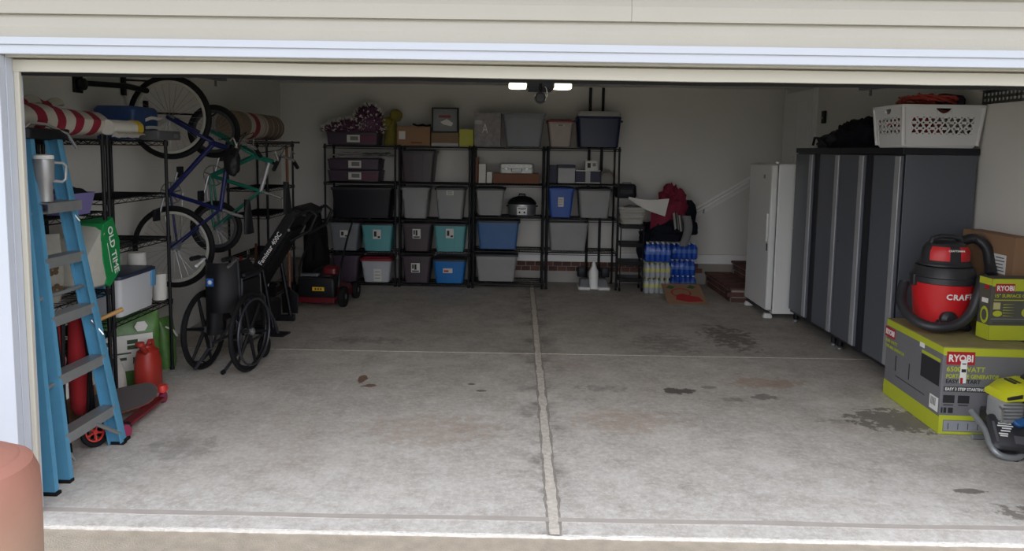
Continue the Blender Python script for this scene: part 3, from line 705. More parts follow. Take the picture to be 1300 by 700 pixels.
# top shelf row
GARL = mat('garland_plum', rgb(96, 60, 86), 0.7, var=0.4, scale=40)
ga = root('tinsel_garland', 'fluffy plum garland speckled with white, heaped on top shelf', 'garland', (-2.27, 6.14, 1.936), 0)
g = G(); g.blob(0.36, 0.17, 0.14, 0.2, 4, 1, M=T(-0.02, 0, 0)); g.blob(0.19, 0.15, 0.32, 0.2, 4, 2, M=T(0.19, 0.0, 0.0)); g.build('heap', GARL, ga)
g1 = G(); g2 = G(); random.seed(3)
for k in range(1500):
    if random.random() < 0.55: a, b, c, ox = 0.36, 0.17, 0.14, -0.02
    else: a, b, c, ox = 0.19, 0.15, 0.32, 0.19
    th = math.acos(random.random()); ph = random.uniform(0, 2*PI)
    d = Vector((math.sin(th)*math.cos(ph), math.sin(th)*math.sin(ph), math.cos(th)))
    p = Vector((ox+1.04*a*d.x, 1.04*b*d.y, 1.06*c*d.z)); t = Vector((random.gauss(0, 1), random.gauss(0, 1), random.gauss(0, 1))).normalized()*0.02
    e = p+d*random.uniform(0.015, 0.045)
    if k % 3 == 0: p = p+d*0.02; g1.add([p-t, p+t*0.8, p+d*0.03+t*0.4, p+d*0.03-t*0.5], [(0, 1, 2, 3)])
    else: g2.add([p-t*0.4, p+t*0.4, e], [(0, 1, 2)])
o = g1.build('white_tufts', PAPER, ga, smooth=False); o['kind'] = 'stuff'
o = g2.build('plum_tufts', GARL, ga, smooth=False); o['kind'] = 'stuff'
OLIVE = mat('olive_plush', rgb(126, 116, 50), 0.9, var=0.3, scale=20)
pl = root('olive_plush', 'olive yellow plush cushion slumped between garland and carton', 'plush', (-1.80, 6.20, 1.772), 0)
G().blob(0.085, 0.10, 0.36, 0.14, 3, 5).build('body', OLIVE, pl); G().blob(0.08, 0.07, 0.08, 0.1, 3, 6, flat=False, M=T(0.06, -0.02, 0.38)).build('ear', OLIVE, pl); G().blob(0.07, 0.06, 0.07, 0.1, 3, 8, flat=False, M=T(-0.05, -0.05, 0.29)).build('ear', OLIVE, pl)
cb = carton('cardboard_box', 'brown cardboard box with torn white label on the top shelf', 'box', -1.70, -1.285, 5.99, 6.3, 1.772, 2.012, CARD, tape=True)
patch('label_sticker', PAPER, cb, (-0.14, -0.1551, 0.13), (1, 0, 0), (0, 0, 1), 0.08, 0.10); patch('printed_arrow', mat('red_brown_print', rgb(120, 70, 56), 0.8), cb, (0.04, -0.1551, 0.04), (1, 0, 0), (0, 0, 1), 0.14, 0.02)
sc = root('dark_strap', 'dark crumpled strap lying on the brown cardboard box', 'strap', (-1.39, 6.1, 2.014), 0)
G().tube([(-0.12, 0, 0.03), (-0.06, -0.03, 0.012), (0.0, 0.02, 0.022), (0.05, -0.02, 0.012), (0.10, 0.01, 0.02)], [0.014, 0.011, 0.016, 0.011, 0.014], 8).build('strap', BLACK, sc)
lb = carton('flat_box', 'low brown box under the framed picture', 'box', -1.27, -0.925, 5.99, 6.3, 1.772, 1.94, mat('tan_card', rgb(128, 106, 82), 0.8))
G().box(-0.165, 0.165, -0.157, -0.155, 0.0, 0.04).build('base_band', mat('pale_grey_card', rgb(172, 172, 174), 0.7), lb, smooth=False)
fr = root('framed_picture', 'black framed grey picture with a red bar, standing on a low box', 'picture', (-1.10, 6.03, 1.942), 0)
for a in ((-0.165, 0.165, 0, 0.018), (-0.165, 0.165, 0.292, 0.31), (-0.165, -0.147, 0.018, 0.292), (0.147, 0.165, 0.018, 0.292)):
    G().box(a[0], a[1], -0.03, 0.09, a[2], a[3]).build('frame_bar', BLACK, fr, smooth=False)
G().box(-0.147, 0.147, -0.012, 0.08, 0.018, 0.292).build('picture_panel', mat('grey_picture', rgb(120, 122, 124), 0.5, var=0.3, scale=9), fr, smooth=False)
patch('red_bar', REDL, fr, (-0.005, -0.0121, 0.20), (1, 0, 0), (0, 0, 1), 0.15, 0.03); G().prism([(-0.06, 0.13), (0.02, 0.17), (0.10, 0.12), (0.08, 0.08), (-0.02, 0.1)], -0.014, -0.012).build('white_shape', PAPER, fr, smooth=False)
carton('yellow_box', 'small lime yellow box beside the grey patterned box', 'box', -0.918, -0.745, 5.99, 6.2, 1.772, 1.985, mat('lime_card', rgb(178, 178, 74), 0.7))
MARB = mat('mottled_grey_card', rgb(138, 134, 134), 0.7, var=0.55, scale=22)
mb = carton('patterned_box', 'tall grey marbled box with a pale letter A', 'box', -0.735, -0.405, 5.99, 6.3, 1.776, 2.20, MARB)
text('letter_mark', 'A', 0.16, PAPER, mb, (-0.03, -0.1552, 0.17), align='CENTER', wide=0.7); patch('label_sticker', mat('pale_grey_card', rgb(172, 172, 174), 0.7), mb, (-0.11, -0.1551, 0.30), (1, 0, 0), (0, 0, 1), 0.09, 0.05)
bin_('big slate grey open bin on top of the shelves', -0.395, 0.155, 1.776, 2.195, GREY2, None, style='step', taper=0.05)
bin_('tan bin with dark red lid beside the navy cooler', 0.17, 0.505, 1.782, 2.12, TANB, REDL, tagw=(0.0, 0.27, 0.09, 0.02, 'P'))
co = root('cooler', 'navy blue cooler with pale grey lid on the top shelf', 'cooler', (0.815, 6.15, 1.782), 0)
G().loft([(0, 0.46, 0.30, 0.03), (0.01, 0.49, 0.33, 0.04), (0.36, 0.545, 0.37, 0.045), (0.365, 0.555, 0.38, 0.045), (0.375, 0.555, 0.38, 0.045), (0.385, 0.54, 0.37, 0.04)]).build('body', NAVY, co)
G().loft([(0.386, 0.52, 0.36, 0.04), (0.39, 0.535, 0.375, 0.04), (0.43, 0.53, 0.37, 0.04), (0.45, 0.50, 0.34, 0.04)]).build('lid', mat('cooler_lid', rgb(168, 166, 162), 0.5), co)
for s in (-1, 1): G().tube([(s*0.27, -0.08, 0.34), (s*0.295, -0.08, 0.33), (s*0.295, 0.08, 0.33), (s*0.27, 0.08, 0.34)], 0.012, 8).build('handle', NAVY, co)

# white floor device with foot plates
fd = root('foot_exerciser', 'white pedestal floor device with two grey foot plates', 'exerciser', (0.80, 6.05, 0.0), 0)
DG = mat('grey_rubber_pad', rgb(120, 122, 126), 0.7)
for s in (-1, 1):
    G().loft([(0.0, 0.15, 0.24, 0.03, s*0.125, -0.02), (0.02, 0.16, 0.26, 0.04, s*0.125, -0.02), (0.035, 0.15, 0.25, 0.04, s*0.125, -0.02)]).build('base_wing', WHITE, fd)
    G().loft([(0.036, 0.13, 0.2, 0.03, s*0.12, 0.0), (0.10, 0.12, 0.16, 0.03, s*0.115, 0.03), (0.12, 0.1, 0.12, 0.03, s*0.11, 0.04)]).build('foot_plate', DG, fd)
G().loft([(0.0, 0.13, 0.14, 0.03), (0.05, 0.12, 0.12, 0.04), (0.22, 0.12, 0.09, 0.04), (0.28, 0.06, 0.06, 0.025), (0.35, 0.03, 0.04, 0.014), (0.355, 0.02, 0.02, 0.008)]).build('column', WHITE, fd)
for s in (-1, 1): G().loft([(0.14, 0.09, 0.10, 0.02, s*0.15, 0.05), (0.15, 0.11, 0.11, 0.03, s*0.15, 0.05), (0.25, 0.11, 0.11, 0.03, s*0.15, 0.05), (0.26, 0.09, 0.1, 0.02, s*0.15, 0.05)]).build('dark_pad', BLK2, fd)

# ------------------------------------------------------------------ rolling cart and heap by the steps
ct = root('rolling_cart', 'narrow black three tier rolling cart with casters', 'cart', (1.245, 5.98, 0), 0)
for x in (-0.14, 0.14):
    for y in (-0.13, 0.13):
        G().cyl((x, y, 0.06), (x, y, 0.82), 0.008, 8).build('post', BLKMETAL, ct)
        G().lathe([(0.006, -0.009), (0.026, -0.009), (0.028, 0), (0.026, 0.009), (0.006, 0.009)], 14, T(x, y, 0.028) @ RY(90)).build('caster', RUBBER, ct)
        G().cyl((x, y, 0.028), (x, y, 0.065), 0.006, 6).build('caster_fork', STEEL, ct)
for z in (0.12, 0.33, 0.56, 0.79):
    g = G(); g.loft([(z, 0.28, 0.26, 0.01), (z+0.004, 0.29, 0.27, 0.01), (z+0.05, 0.30, 0.28, 0.012), (z+0.05, 0.29, 0.27, 0.01), (z+0.008, 0.28, 0.26, 0.01)]); g.build('tray', BLKMETAL, ct)
bk = root('wicker_basket', 'pale woven basket on top of the rolling cart', 'basket', (1.245, 5.975, 0.842), 0)
WICK = mat('pale_wicker', rgb(176, 174, 168), 0.8)
for i in range(6):
    k = i/5; w_, d_ = 0.24+0.07*k, 0.20+0.05*k; z = 0.018+i*0.036
    pts = [(x, y, z+0.004*math.sin(j*2.2+i*PI)) for j, (x, y) in enumerate(rrect(w_, d_, 0.04, 6))]
    G().tube(pts, 0.019, 6, closed=True).build('weave_band', WICK, bk)
G().box(-0.1, 0.1, -0.08, 0.08, 0.0, 0.012).build('base', WICK, bk)
G().blob(0.12, 0.09, 0.06, 0.2, 4, 4, M=T(0, 0, 0.17)).build('contents', mat('grey_cloth', rgb(120, 118, 120), 0.9), bk)
bc2 = root('black_case', 'rounded black bag on top of the heap over the cart', 'bag', (1.19, 6.16, 1.155), 0)
G().loft([(0, 0.24, 0.16, 0.03), (0.02, 0.27, 0.18, 0.05), (0.15, 0.26, 0.17, 0.05), (0.175, 0.22, 0.14, 0.05)]).build('bag_body', BLK2, bc2); G().tube([(-0.06, -0.08, 0.17), (-0.05, -0.09, 0.195), (0.05, -0.09, 0.195), (0.06, -0.08, 0.17)], 0.006, 6).build('handle', BLK2, bc2)
G().box(-0.08, 0.08, -0.096, -0.085, 0.05, 0.11).build('pocket', BLK2, bc2, bevel=0.004)
# shrink wrapped packs of water
def water_pack(label, x, y, z, m, lab_m, group, w=0.32, d=0.22, h=0.19, rz=0, cap=None):
    r = root('water_pack', label, 'water pack', (x, y, z), rz, group)
    nx, ny = 5, 3; px, py = w/nx, d/ny
    for i in range(nx):
        for j in range(ny):
            q = 'b%.3f%s' % (h, m.name)
            if q not in bmesh_cache:
                rr = px*0.49
                bmesh_cache[q] = G().lathe([(rr*0.8, 0), (rr, 0.01), (rr, h*0.25), (rr*0.93, h*0.3), (rr, h*0.36), (rr, h*0.66), (rr*0.8, h*0.78), (rr*0.42, h*0.88), (rr*0.42, h*0.93)], 10).mesh('bottle', m)
                bmesh_cache[q+'c'] = G().lathe([(rr*0.45, h*0.93), (rr*0.46, h), (rr*0.3, h)], 8).mesh('cap', cap)
                bmesh_cache[q+'l'] = G().lathe([(rr*1.02, h*0.38), (rr*1.02, h*0.62)], 10, cap=False).mesh('bottle_label', lab_m)
            b = share(bmesh_cache[q], 'bottle', r, (-w/2+px*(i+0.5), -d/2+py*(j+0.5), 0))
            share(bmesh_cache[q+'c'], 'cap', b); share(bmesh_cache[q+'l'], 'bottle_label', b)
    # film wraps the sides
    R = []
    for zz, k in ((0.004, 0.96), (0.02, 1.02), (h*0.5, 1.03), (h*0.72, 1.02), (h*0.9, 0.9)):
        ring = []
        for t, (a, b) in enumerate(rrect((w+0.006)*k, (d+0.006)*k, 0.03, 5)):
            s = 1+0.02*noise.noise(Vector((a*30, b*30, zz*40+x*9))); ring.append((a*s, b*s, zz))
        R.append(ring)
    G().rings(R, cap=False).build('shrink_film', FILMB if m is WBLUE else FILMC, r)
    return r
WBLUE = mat('blue_bottle', rgb(30, 84, 190), 0.2, spec=0.8); WCLR = mat('clear_bottle', rgb(170, 178, 182), 0.15, spec=0.8)
CAPW = mat('cap_white', rgb(215, 215, 215), 0.5); LABY = mat('yellow_label', rgb(206, 196, 60), 0.5); LABB = mat('pale_blue_label', rgb(120, 160, 220), 0.5)
def film(name, col, a):
    m = mat(name, col, 0.12, spec=0.8, alpha=a, bump=0.5, bscale=25); return m
FILMB = film('blue_shrink_film', rgb(24, 84, 200), 0.38); FILMC = film('clear_shrink_film', rgb(200, 205, 205), 0.28)
water_pack('clear bottle pack with yellow labels on the floor', 1.56, 5.86, 0.0, WCLR, LABY, 'clear water packs', cap=LABY)
water_pack('clear bottle pack with yellow labels, stacked second', 1.56, 5.87, 0.192, WCLR, LABY, 'clear water packs', rz=3, cap=LABY)
water_pack('blue wrapped bottle pack on top of the clear packs', 1.57, 5.90, 0.386, WBLUE, LABB, 'blue water packs', h=0.24, rz=-4, cap=CAPW)
water_pack('blue wrapped bottle pack on the floor beside clear packs', 1.91, 6.02, 0.0, WBLUE, LABB, 'blue water packs', h=0.20, rz=2, cap=CAPW)
water_pack('blue wrapped bottle pack, middle of the right stack', 1.90, 6.02, 0.202, WBLUE, LABB, 'blue water packs', h=0.20, rz=-3, cap=CAPW)
water_pack('blue wrapped bottle pack, topmost of the right stack', 1.92, 6.05, 0.404, WBLUE, LABB, 'blue water packs', h=0.20, rz=2, cap=CAPW)
# clothes
dj = root('dark_jackets', 'heap of dark jackets lying over the water packs', 'clothes', (1.70, 6.10, 0.632), 0)
DKC = mat('dark_navy_cloth', rgb(22, 24, 34), 0.9, var=0.3, bump=0.4, bscale=12, spec=0.2)
G().blob(0.30, 0.2, 0.28, 0.22, 3.5, 11, nu=48, nv=24).build('jacket_body', DKC, dj); G().blob(0.13, 0.15, 0.25, 0.2, 4, 12, M=T(0.27, 0, 0.08)).build('sleeve', DKC, dj); G().sheet(lambda u, v: (-0.36+0.12*u+0.02*math.sin(v*7), -0.16+0.02*math.sin(u*9), 0.12-0.34*v), 8, 10, 0.02).build('sleeve', DKC, dj)
PINK = mat('crimson_fabric', rgb(118, 20, 48), 0.8, var=0.2, bump=0.4, bscale=14)
pk = root('crimson_blanket', 'crumpled crimson blanket heaped above the water packs', 'blanket', (1.74, 6.1, 0.90), 0)
G().blob(0.19, 0.15, 0.40, 0.28, 3.2, 21, nu=48, nv=26, M=T(0.02, 0, 0)).build('blanket_body', PINK, pk)
G().sheet(lambda u, v: (-0.26+0.30*u, -0.17-0.01*math.sin(u*8+v*3), 0.18-0.30*v*(1-0.5*u)+0.01*math.sin(u*9)), 14, 10, 0.012).build('hanging_fold', PINK, pk)
wp = root('white_paper_sheet', 'pale sheet draped from the basket across the crimson blanket', 'paper sheet', (1.43, 5.93, 1.06), 0)
G().sheet(lambda u, v: (-0.24+0.50*u-0.05*v*u, -0.06-0.03*math.sin(u*3)-0.02*v, 0.125-0.03*u-0.02*math.sin(u*4)-v*(0.03+0.19*u)), 16, 8, 0.004).build('sheet', PAPER, wp)
sp = root('striped_cloth', 'black and cream striped cloth hanging below the crimson blanket', 'cloth', (1.80, 5.905, 0.74), 0)
for i in range(6):
    G().sheet(lambda u, v, i=i: (-0.05+0.018*i+0.018*u+0.03*v, -0.012*math.sin((i+u)*1.3), 0.24-0.2*v+0.02*math.sin((i+u)*1.1)), 4, 8, 0.008).build('stripe', (mat('grey_paper', rgb(150, 150, 146), 0.85), INK)[i % 2], sp, smooth=True)
nv = root('navy_pillow', 'navy cushion at the right of the crimson blanket', 'cushion', (1.995, 6.12, 0.84), 0)
G().loft([(0.0, 0.08, 0.10, 0.03), (0.04, 0.16, 0.18, 0.06), (0.15, 0.19, 0.2, 0.08), (0.24, 0.15, 0.18, 0.06), (0.30, 0.06, 0.08, 0.03)]).build('cushion', DKC, nv); G().torus(0.09, 0.004, T(0, 0, 0.15), 24, 5).build('seam', DKC, nv)
tw = root('grey_towel', 'grey towel hanging over the blue water packs', 'towel', (1.90, 5.895, 0.56), 0)
G().sheet(lambda u, v: (-0.04+0.1*u+0.03*math.sin(v*4), -0.02+0.01*math.sin(u*7), 0.40-0.38*v), 8, 14, 0.01).build('cloth', mat('grey_cloth', rgb(120, 118, 120), 0.9), tw)
# printed produce carton lying flat
pc = root('produce_carton', 'flattened cardboard with red and green print on the floor', 'cardboard', (1.80, 5.36, 0.0), 0)
M = T(0, 0.0, 0.078) @ RX(18)
G().box(-0.23, 0.23, -0.24, 0.24, 0.0, 0.005, M).build('board', CARD, pc, smooth=False)
REDP = mat('red_print', rgb(168, 40, 44), 0.8); GRNP = mat('green_print', rgb(50, 92, 52), 0.8)
g = G(); g.torus(0.11, 0.012, M @ T(-0.03, 0.02, 0.004) @ Matrix.Diagonal((1, 0.9, 0.2, 1)), 24, 6); g.build('red_ring_print', REDP, pc)
G().prism([(-0.10, -0.04), (-0.02, 0.0), (0.06, -0.05), (0.16, -0.08), (0.19, -0.18), (0.02, -0.2), (-0.12, -0.15)], -0.0015, 0.0, M @ T(0, 0, 0.005) @ RX(-90)).build('red_print', REDP, pc, smooth=False)
for a in ((-0.14, 0.16), (0.11, 0.17)): G().prism([(-0.05, -0.03), (0.0, 0.04), (0.06, 0.0), (0.02, -0.05)], -0.0015, 0.0, M @ T(a[0], a[1], 0.005) @ RX(-90)).build('green_print', GRNP, pc, smooth=False)
# ------------------------------------------------------------------ left wall shelving
SA = wire_shelving('black wire shelving unit behind the blue ladder', 'wire shelving units along the left wall', (-2.85, 0.60, 0), 90, 0.88, 0.42, (0.52, 0.80, 1.315, 1.775), 1.80)
SB = wire_shelving('black wire shelving unit holding the white lidded tub', 'wire shelving units along the left wall', (-2.85, 1.535, 0), 90, 0.80, 0.42, (0.56, 1.05, 1.385, 1.775), 1.80)
SC = wire_shelving('black wire shelving unit in the far left corner carrying the rolled rug', 'wire shelving units along the left wall', (-2.86, 4.62, 0), 90, 0.90, 0.42, (0.12, 0.55, 1.0, 1.29, 1.775), 1.80)

# ------------------------------------------------------------------ blue step ladder
LBLUE = mat('blue_fibreglass', rgb(84, 146, 180), 0.5, var=0.12, scale=12); ALU = mat('dull_aluminium', rgb(150, 152, 152), 0.45, 0.55, var=0.15, scale=14)
ld = root('step_ladder', 'tall blue fibreglass step ladder with aluminium treads leaning on shelving', 'ladder', (-2.5, 0.59, 0))
def beam(p0, p1, w, d, name, m, lip=0.0):
    # C channel: web spans x (depth d), thin in y (w)
    p0 = Vector(p0); p1 = Vector(p1); u = (p1-p0); L = u.length; u.normalize()
    yv = Vector((0, 1, 0)); xv = yv.cross(u).normalized(); yv = u.cross(xv)
    M = Matrix((xv, yv, u)).transposed().to_4x4(); M.translation = p0
    g = G(); s = 1 if lip >= 0 else -1
    g.box(-d/2, d/2, -0.004, 0.004, 0, L, M)
    a, b = sorted((0, s*w))
    g.box(-d/2, -d/2+0.005, a, b, 0, L, M).box(d/2-0.005, d/2, a, b, 0, L, M)
    return g.build(name, m, ld, smooth=False)
FN0, FN1 = Vector((0.0, -0.215, 0.012)), Vector((-0.275, 0.02, 1.765)); FF0, FF1 = Vector((0.01, 0.285, 0.012)), Vector((-0.275, 0.275, 1.765))
BN0, BN1 = Vector((0.02, -0.355, 0.012)), Vector((-0.29, -0.03, 1.765)); BF0, BF1 = Vector((0.0, 0.345, 0.012)), Vector((-0.29, 0.325, 1.765))
beam(FN0, FN1, 0.03, 0.075, 'front_rail', LBLUE, 1); beam(FF0, FF1, 0.03, 0.075, 'front_rail', LBLUE, -1)
beam(BN0, BN1, 0.028, 0.06, 'rear_rail', LBLUE, 1); beam(BF0, BF1, 0.028, 0.06, 'rear_rail', LBLUE, -1)
for p in (FN0, FF0, BN0, BF0):
    G().box(p.x-0.043, p.x+0.043, p.y-0.012, p.y+0.03, 0.0, 0.018).build('foot_pad', RUBBER, ld, bevel=0.004)
for z in (0.24, 0.54, 0.84, 1.14, 1.43):
    k = z/1.765; a = FN0.lerp(FN1, k); b = FF0.lerp(FF1, k)
    top = z > 1.4; g = G(); xo = 0.09 if top else 0.042
    vs = []
    for p, yo in ((a, 0.004-(0.0 if not top else 0.0)), (b, -0.004)):
        for dx, dz in ((-0.04, 0.0), (xo, 0.0), (xo, -0.055), (xo-0.006, -0.055), (xo-0.006, -0.006), (-0.04, -0.006)):
            vs.append((p.x+dx, p.y+yo, z+dz))
    n = 6; g.add(vs, [tuple(range(n)), tuple(range(2*n-1, n-1, -1))] + [(j, j+n, (j+1) % n+n, (j+1) % n) for j in range(n)])
    t = g.build('tread', ALU, ld, smooth=False)
    if abs(z-0.84) < 0.01: patch('sticker', PAPER, t, (a.x+xo+0.0005, (a.y+b.y)/2+0.03, z-0.028), (0, 1, 0), (0, 0, 1), 0.07, 0.03)
for z in (0.5, 0.95, 1.4):
    k = z/1.8; a = BN0.lerp(BN1, k); b = BF0.lerp(BF1, k)
    G().tube([tuple(a), tuple(b)], 0.012, 8).build('rear_brace', ALU, ld)
G().tube([tuple(FN0.lerp(FN1, 0.115)), tuple(FN0.lerp(FN1, 0.03)+Vector((0.0, 0.12, 0)))], 0.008, 6).build('knee_brace', ALU, ld)
G().tube([(FF0+Vector((0.02, -0.01, 0.06))), (FF0+Vector((-0.01, -0.2, 0.19)))], 0.012, 6).build('knee_brace', ALU, ld)
for z in (0.75, 1.42): G().tube([tuple(FF0.lerp(FF1, z/1.8)+Vector((0.01, -0.02, 0))), tuple(FF0.lerp(FF1, (z-0.09)/1.8)+Vector((0.05, 0.0, 0)))], 0.006, 6).build('spreader_bar', CHROME, ld)
G().loft([(1.766, 0.11, 0.36, 0.03, -0.275, 0.155), (1.772, 0.125, 0.38, 0.035, -0.275, 0.155), (1.82, 0.125, 0.38, 0.035, -0.275, 0.155), (1.825, 0.11, 0.36, 0.03, -0.275, 0.155)]).build('top_cap', BLACK, ld)
G().tube([(-0.24, -0.02, 1.822), (-0.235, 0.02, 1.85), (-0.23, 0.14, 1.845), (-0.215, 0.30, 1.80), (-0.20, 0.36, 1.72)], 0.009, 8).build('pull_bar', CHROME, ld)

# steel tumbler on the top tread
tb = root('steel_tumbler', 'grey steel tumbler with side handle on the ladder tread', 'tumbler', (-2.685, 0.625, 1.433), 0)
TUM = mat('brushed_tumbler_steel', rgb(168, 168, 170), 0.4, 0.5)
G().lathe([(0.034, 0), (0.038, 0.004), (0.039, 0.10), (0.048, 0.125), (0.050, 0.215), (0.048, 0.228)], 24).build('cup', TUM, tb)
G().lathe([(0.048, 0.229), (0.050, 0.235), (0.049, 0.248), (0.03, 0.253)], 24).build('lid', WHITE, tb)
G().tube([(0.03, 0.035, 0.21), (0.06, 0.07, 0.208), (0.07, 0.082, 0.19), (0.066, 0.078, 0.12), (0.055, 0.066, 0.106), (0.028, 0.034, 0.112)], 0.008, 8).build('handle', TUM, tb)

# ------------------------------------------------------------------ things on shelf A/B tops
CRIM = mat('crimson_stripe_cloth', rgb(138, 26, 50), 0.85, bump=0.3, bscale=20); OFFW = mat('offwhite_stripe_cloth', rgb(188, 182, 172), 0.85, bump=0.3, bscale=20)
fl = root('striped_fabric_roll', 'rolled crimson and white striped fabric on the shelf top', 'fabric roll', (-2.965, 0.62, 1.776), 0)
y = 0.0; k = 0
def roll_ring(y, R0, cx, cz):
    return [((R0*(1+0.10*noise.noise(Vector((math.cos(a)*2, math.sin(a)*2, y*3)))))*math.cos(a)*1.25+cx, y, cz+R0*math.sin(a)*(1+0.06*noise.noise(Vector((a, y*4, 1))))) for a in [2*PI*i/24 for i in range(24)]]
while y < 0.89:
    L = 0.10 if k % 2 else 0.09
    R = [roll_ring(y+L*i/4, 0.085+0.01*math.sin((y+L*i/4)*5), 0.02, 0.098) for i in range(5)]
    G().rings(R).build('stripe', (CRIM, OFFW)[k % 2], fl); y += L; k += 1
for i in range(7):
    G().sheet(lambda u, v, i=i: (-0.20+0.12*v, 0.02+0.11*i+0.108*u, 0.03+0.20*math.sin(v*2.2)+0.015*math.sin((i+u)*3)), 5, 8, 0.02).build('folded_stripe', (OFFW, CRIM)[i % 2], fl)
pr_ = root('paper_tube', 'white paper roll with a yellow end cap on the shelf top', 'paper roll', (-2.84, 1.52, 1.778), 0)
G().cyl((0, 0.0, 0.075), (0, 0.30, 0.075), 0.05, 20).build('roll', PAPER, pr_); G().cyl((0, 0.30, 0.075), (0, 0.37, 0.075), 0.056, 20).build('end_cap', mat('yellow_plastic', rgb(206, 176, 52), 0.5), pr_)
G().sheet(lambda u, v: (0.02+0.05*v, 0.02+0.34*u, 0.012+0.03*math.sin(v*2.5)+0.008*noise.noise(Vector((u*6, v*4, 0)))), 12, 6, 0.004).build('loose_wrap', mat('clear_wrap', rgb(190, 186, 176), 0.4), pr_)
bp = root('blue_bundle', 'blue plastic wrapped bundle with white stripes on the shelf top', 'package', (-3.03, 2.13, 1.7785), 0)
BLW = mat('blue_film_wrap', rgb(36, 66, 116), 0.4, var=0.35, scale=12, bump=0.3, bscale=18)
G().loft([(0.02, 0.26, 0.34, 0.03), (0.04, 0.30, 0.37, 0.04), (0.21, 0.30, 0.37, 0.04), (0.235, 0.27, 0.34, 0.04)]).build('wrap', BLW, bp); G().box(-0.13, 0.13, -0.16, 0.16, 0, 0.022).build('base', BLW, bp)
for z in (0.075, 0.13): G().sheet(lambda u, v, z=z: (0.1525+0.001*math.sin(u*9), -0.03+0.19*u, z+0.022*v+0.02*math.sin(u*2.6)*(1 if z > 0.1 else 0.3)), 10, 2, 0.003).build('white_stripe', PAPER, bp)
gbx = root('grey_flat_box', 'flat grey box on the shelf top beside the hanging bicycle wheel', 'box', (-2.82, 2.17, 1.7785), 0)
G().loft([(0, 0.16, 0.34, 0.01), (0.004, 0.17, 0.35, 0.012), (0.06, 0.17, 0.35, 0.012), (0.066, 0.16, 0.34, 0.01)]).build('case', mat('dark_grey_case', rgb(86, 86, 90), 0.6), gbx)
G().box(0.0855, 0.088, 0.06, 0.12, 0.015, 0.045).build('clasp', STEEL, gbx)
# shelf A contents
LIL = mat('lilac_fabric', rgb(112, 106, 158), 0.8); BAGW = mat('white_woven_bag', rgb(190, 188, 178), 0.6, var=0.15, scale=14, bump=0.3, bscale=18)
lf = root('lilac_fabric_bin', 'lilac fabric bin with dark top beside the blue ladder', 'fabric bin', (-2.885, 1.15, 1.319), 0)
G().loft([(0, 0.16, 0.20, 0.02), (0.13, 0.20, 0.26, 0.02), (0.13, 0.185, 0.245, 0.02), (0.03, 0.15, 0.19, 0.02)]).build('bin_body', LIL, lf); G().blob(0.085, 0.115, 0.05, 0.15, 3, 2, M=T(0, 0, 0.115)).build('dark_contents', mat('dark_navy_cloth', rgb(34, 36, 48), 0.9), lf)
def sack(name, label, loc, rz, w, d, h, m, seed, lean=0.0, cat='bag'):
    r = root(name, label, cat, loc, rz)
    R = []
    for i in range(15):
        t = i/14; k = (1-0.15*(1-t)**6-0.0*t); dd = d*(1-0.9*t**4)
        ring = [(x+lean*t, y, h*t) for x, y in rrect(w*k, max(dd, 0.012), max(dd, 0.012)*0.45, 5)]
        ring = [(a*(1+0.05*noise.noise(Vector((a*9, b*9, c*9+seed)))), b*(1+0.1*noise.noise(Vector((a*9+4, b*9, c*9+seed)))), c) for a, b, c in ring]
        R.append(ring)
    G().rings(R).build('sack_body', m, r)
    return r
GRNB = mat('green_bag_film', rgb(28, 140, 74), 0.4, var=0.12, scale=10, bump=0.25, bscale=16)
ob = root('printed_bag', 'green and white printed bag tipped on the shelf, white lettering', 'bag', (-2.945, 1.40, 0.807), 0)
Mo = T(0.0, 0.0, 0.0)
def bagring(x, k, s):
    # parallelogram bag section in y-z, thin in x
    P = [(-0.10, 0.30), (0.03, 0.43), (0.13, 0.46), (0.20, 0.30), (0.20, 0.10), (0.06, 0.01), (-0.13, 0.02), (-0.20, 0.06), (-0.20, 0.22)]
    c = Vector((0.0, 0.22)); out = []
    for a, b in P:
        q = c+(Vector((a, b))-c)*k; out.append((x+0.008*noise.noise(Vector((a*8, b*8, s))), q.x, max(0.002, q.y)))
    return out
G().rings([bagring(x, k, i) for i, (x, k) in enumerate(((-0.13, 0.6), (-0.11, 0.9), (-0.02, 1.0), (0.07, 0.98), (0.105, 0.9), (0.115, 0.7)))]).build('bag_body', BAGW, ob)
G().prism([(0.02, 0.425), (0.13, 0.462), (0.205, 0.30), (0.205, 0.10), (0.07, 0.008), (0.03, 0.03), (-0.02, 0.33)], -0.118, -0.09, RZ(90)).build('green_panel', GRNB, ob, smooth=False, bevel=0.006)
G().prism([(-0.02, 0.335), (0.02, 0.428), (0.135, 0.47), (0.21, 0.30), (0.213, 0.10)] + [(0.19, 0.1), (0.18, 0.3), (0.1, 0.42)], -0.10, 0.05, RZ(90)).build('green_edge', GRNB, ob, smooth=False)
text('lettering', 'OLD TIME', 0.076, LETTER, ob, (0.1185, 0.062, 0.40), (0, 0.22, -0.97), (0, 0.97, 0.22), bold=0.02, wide=0.95)
patch('small_print', LETTER, ob, (0.1182, 0.075, 0.20), (0, 0.22, -0.97), (0, 0.97, 0.22), 0.20, 0.006, 0.0008)
GRNT = mat('green_print', rgb(50, 92, 52), 0.8)
fb = sack('floral_bag', 'pale bag with brown floral print behind the ladder rails', (-3.0, 0.98, 0.807), 55, 0.30, 0.18, 0.40, BAGW, 3)
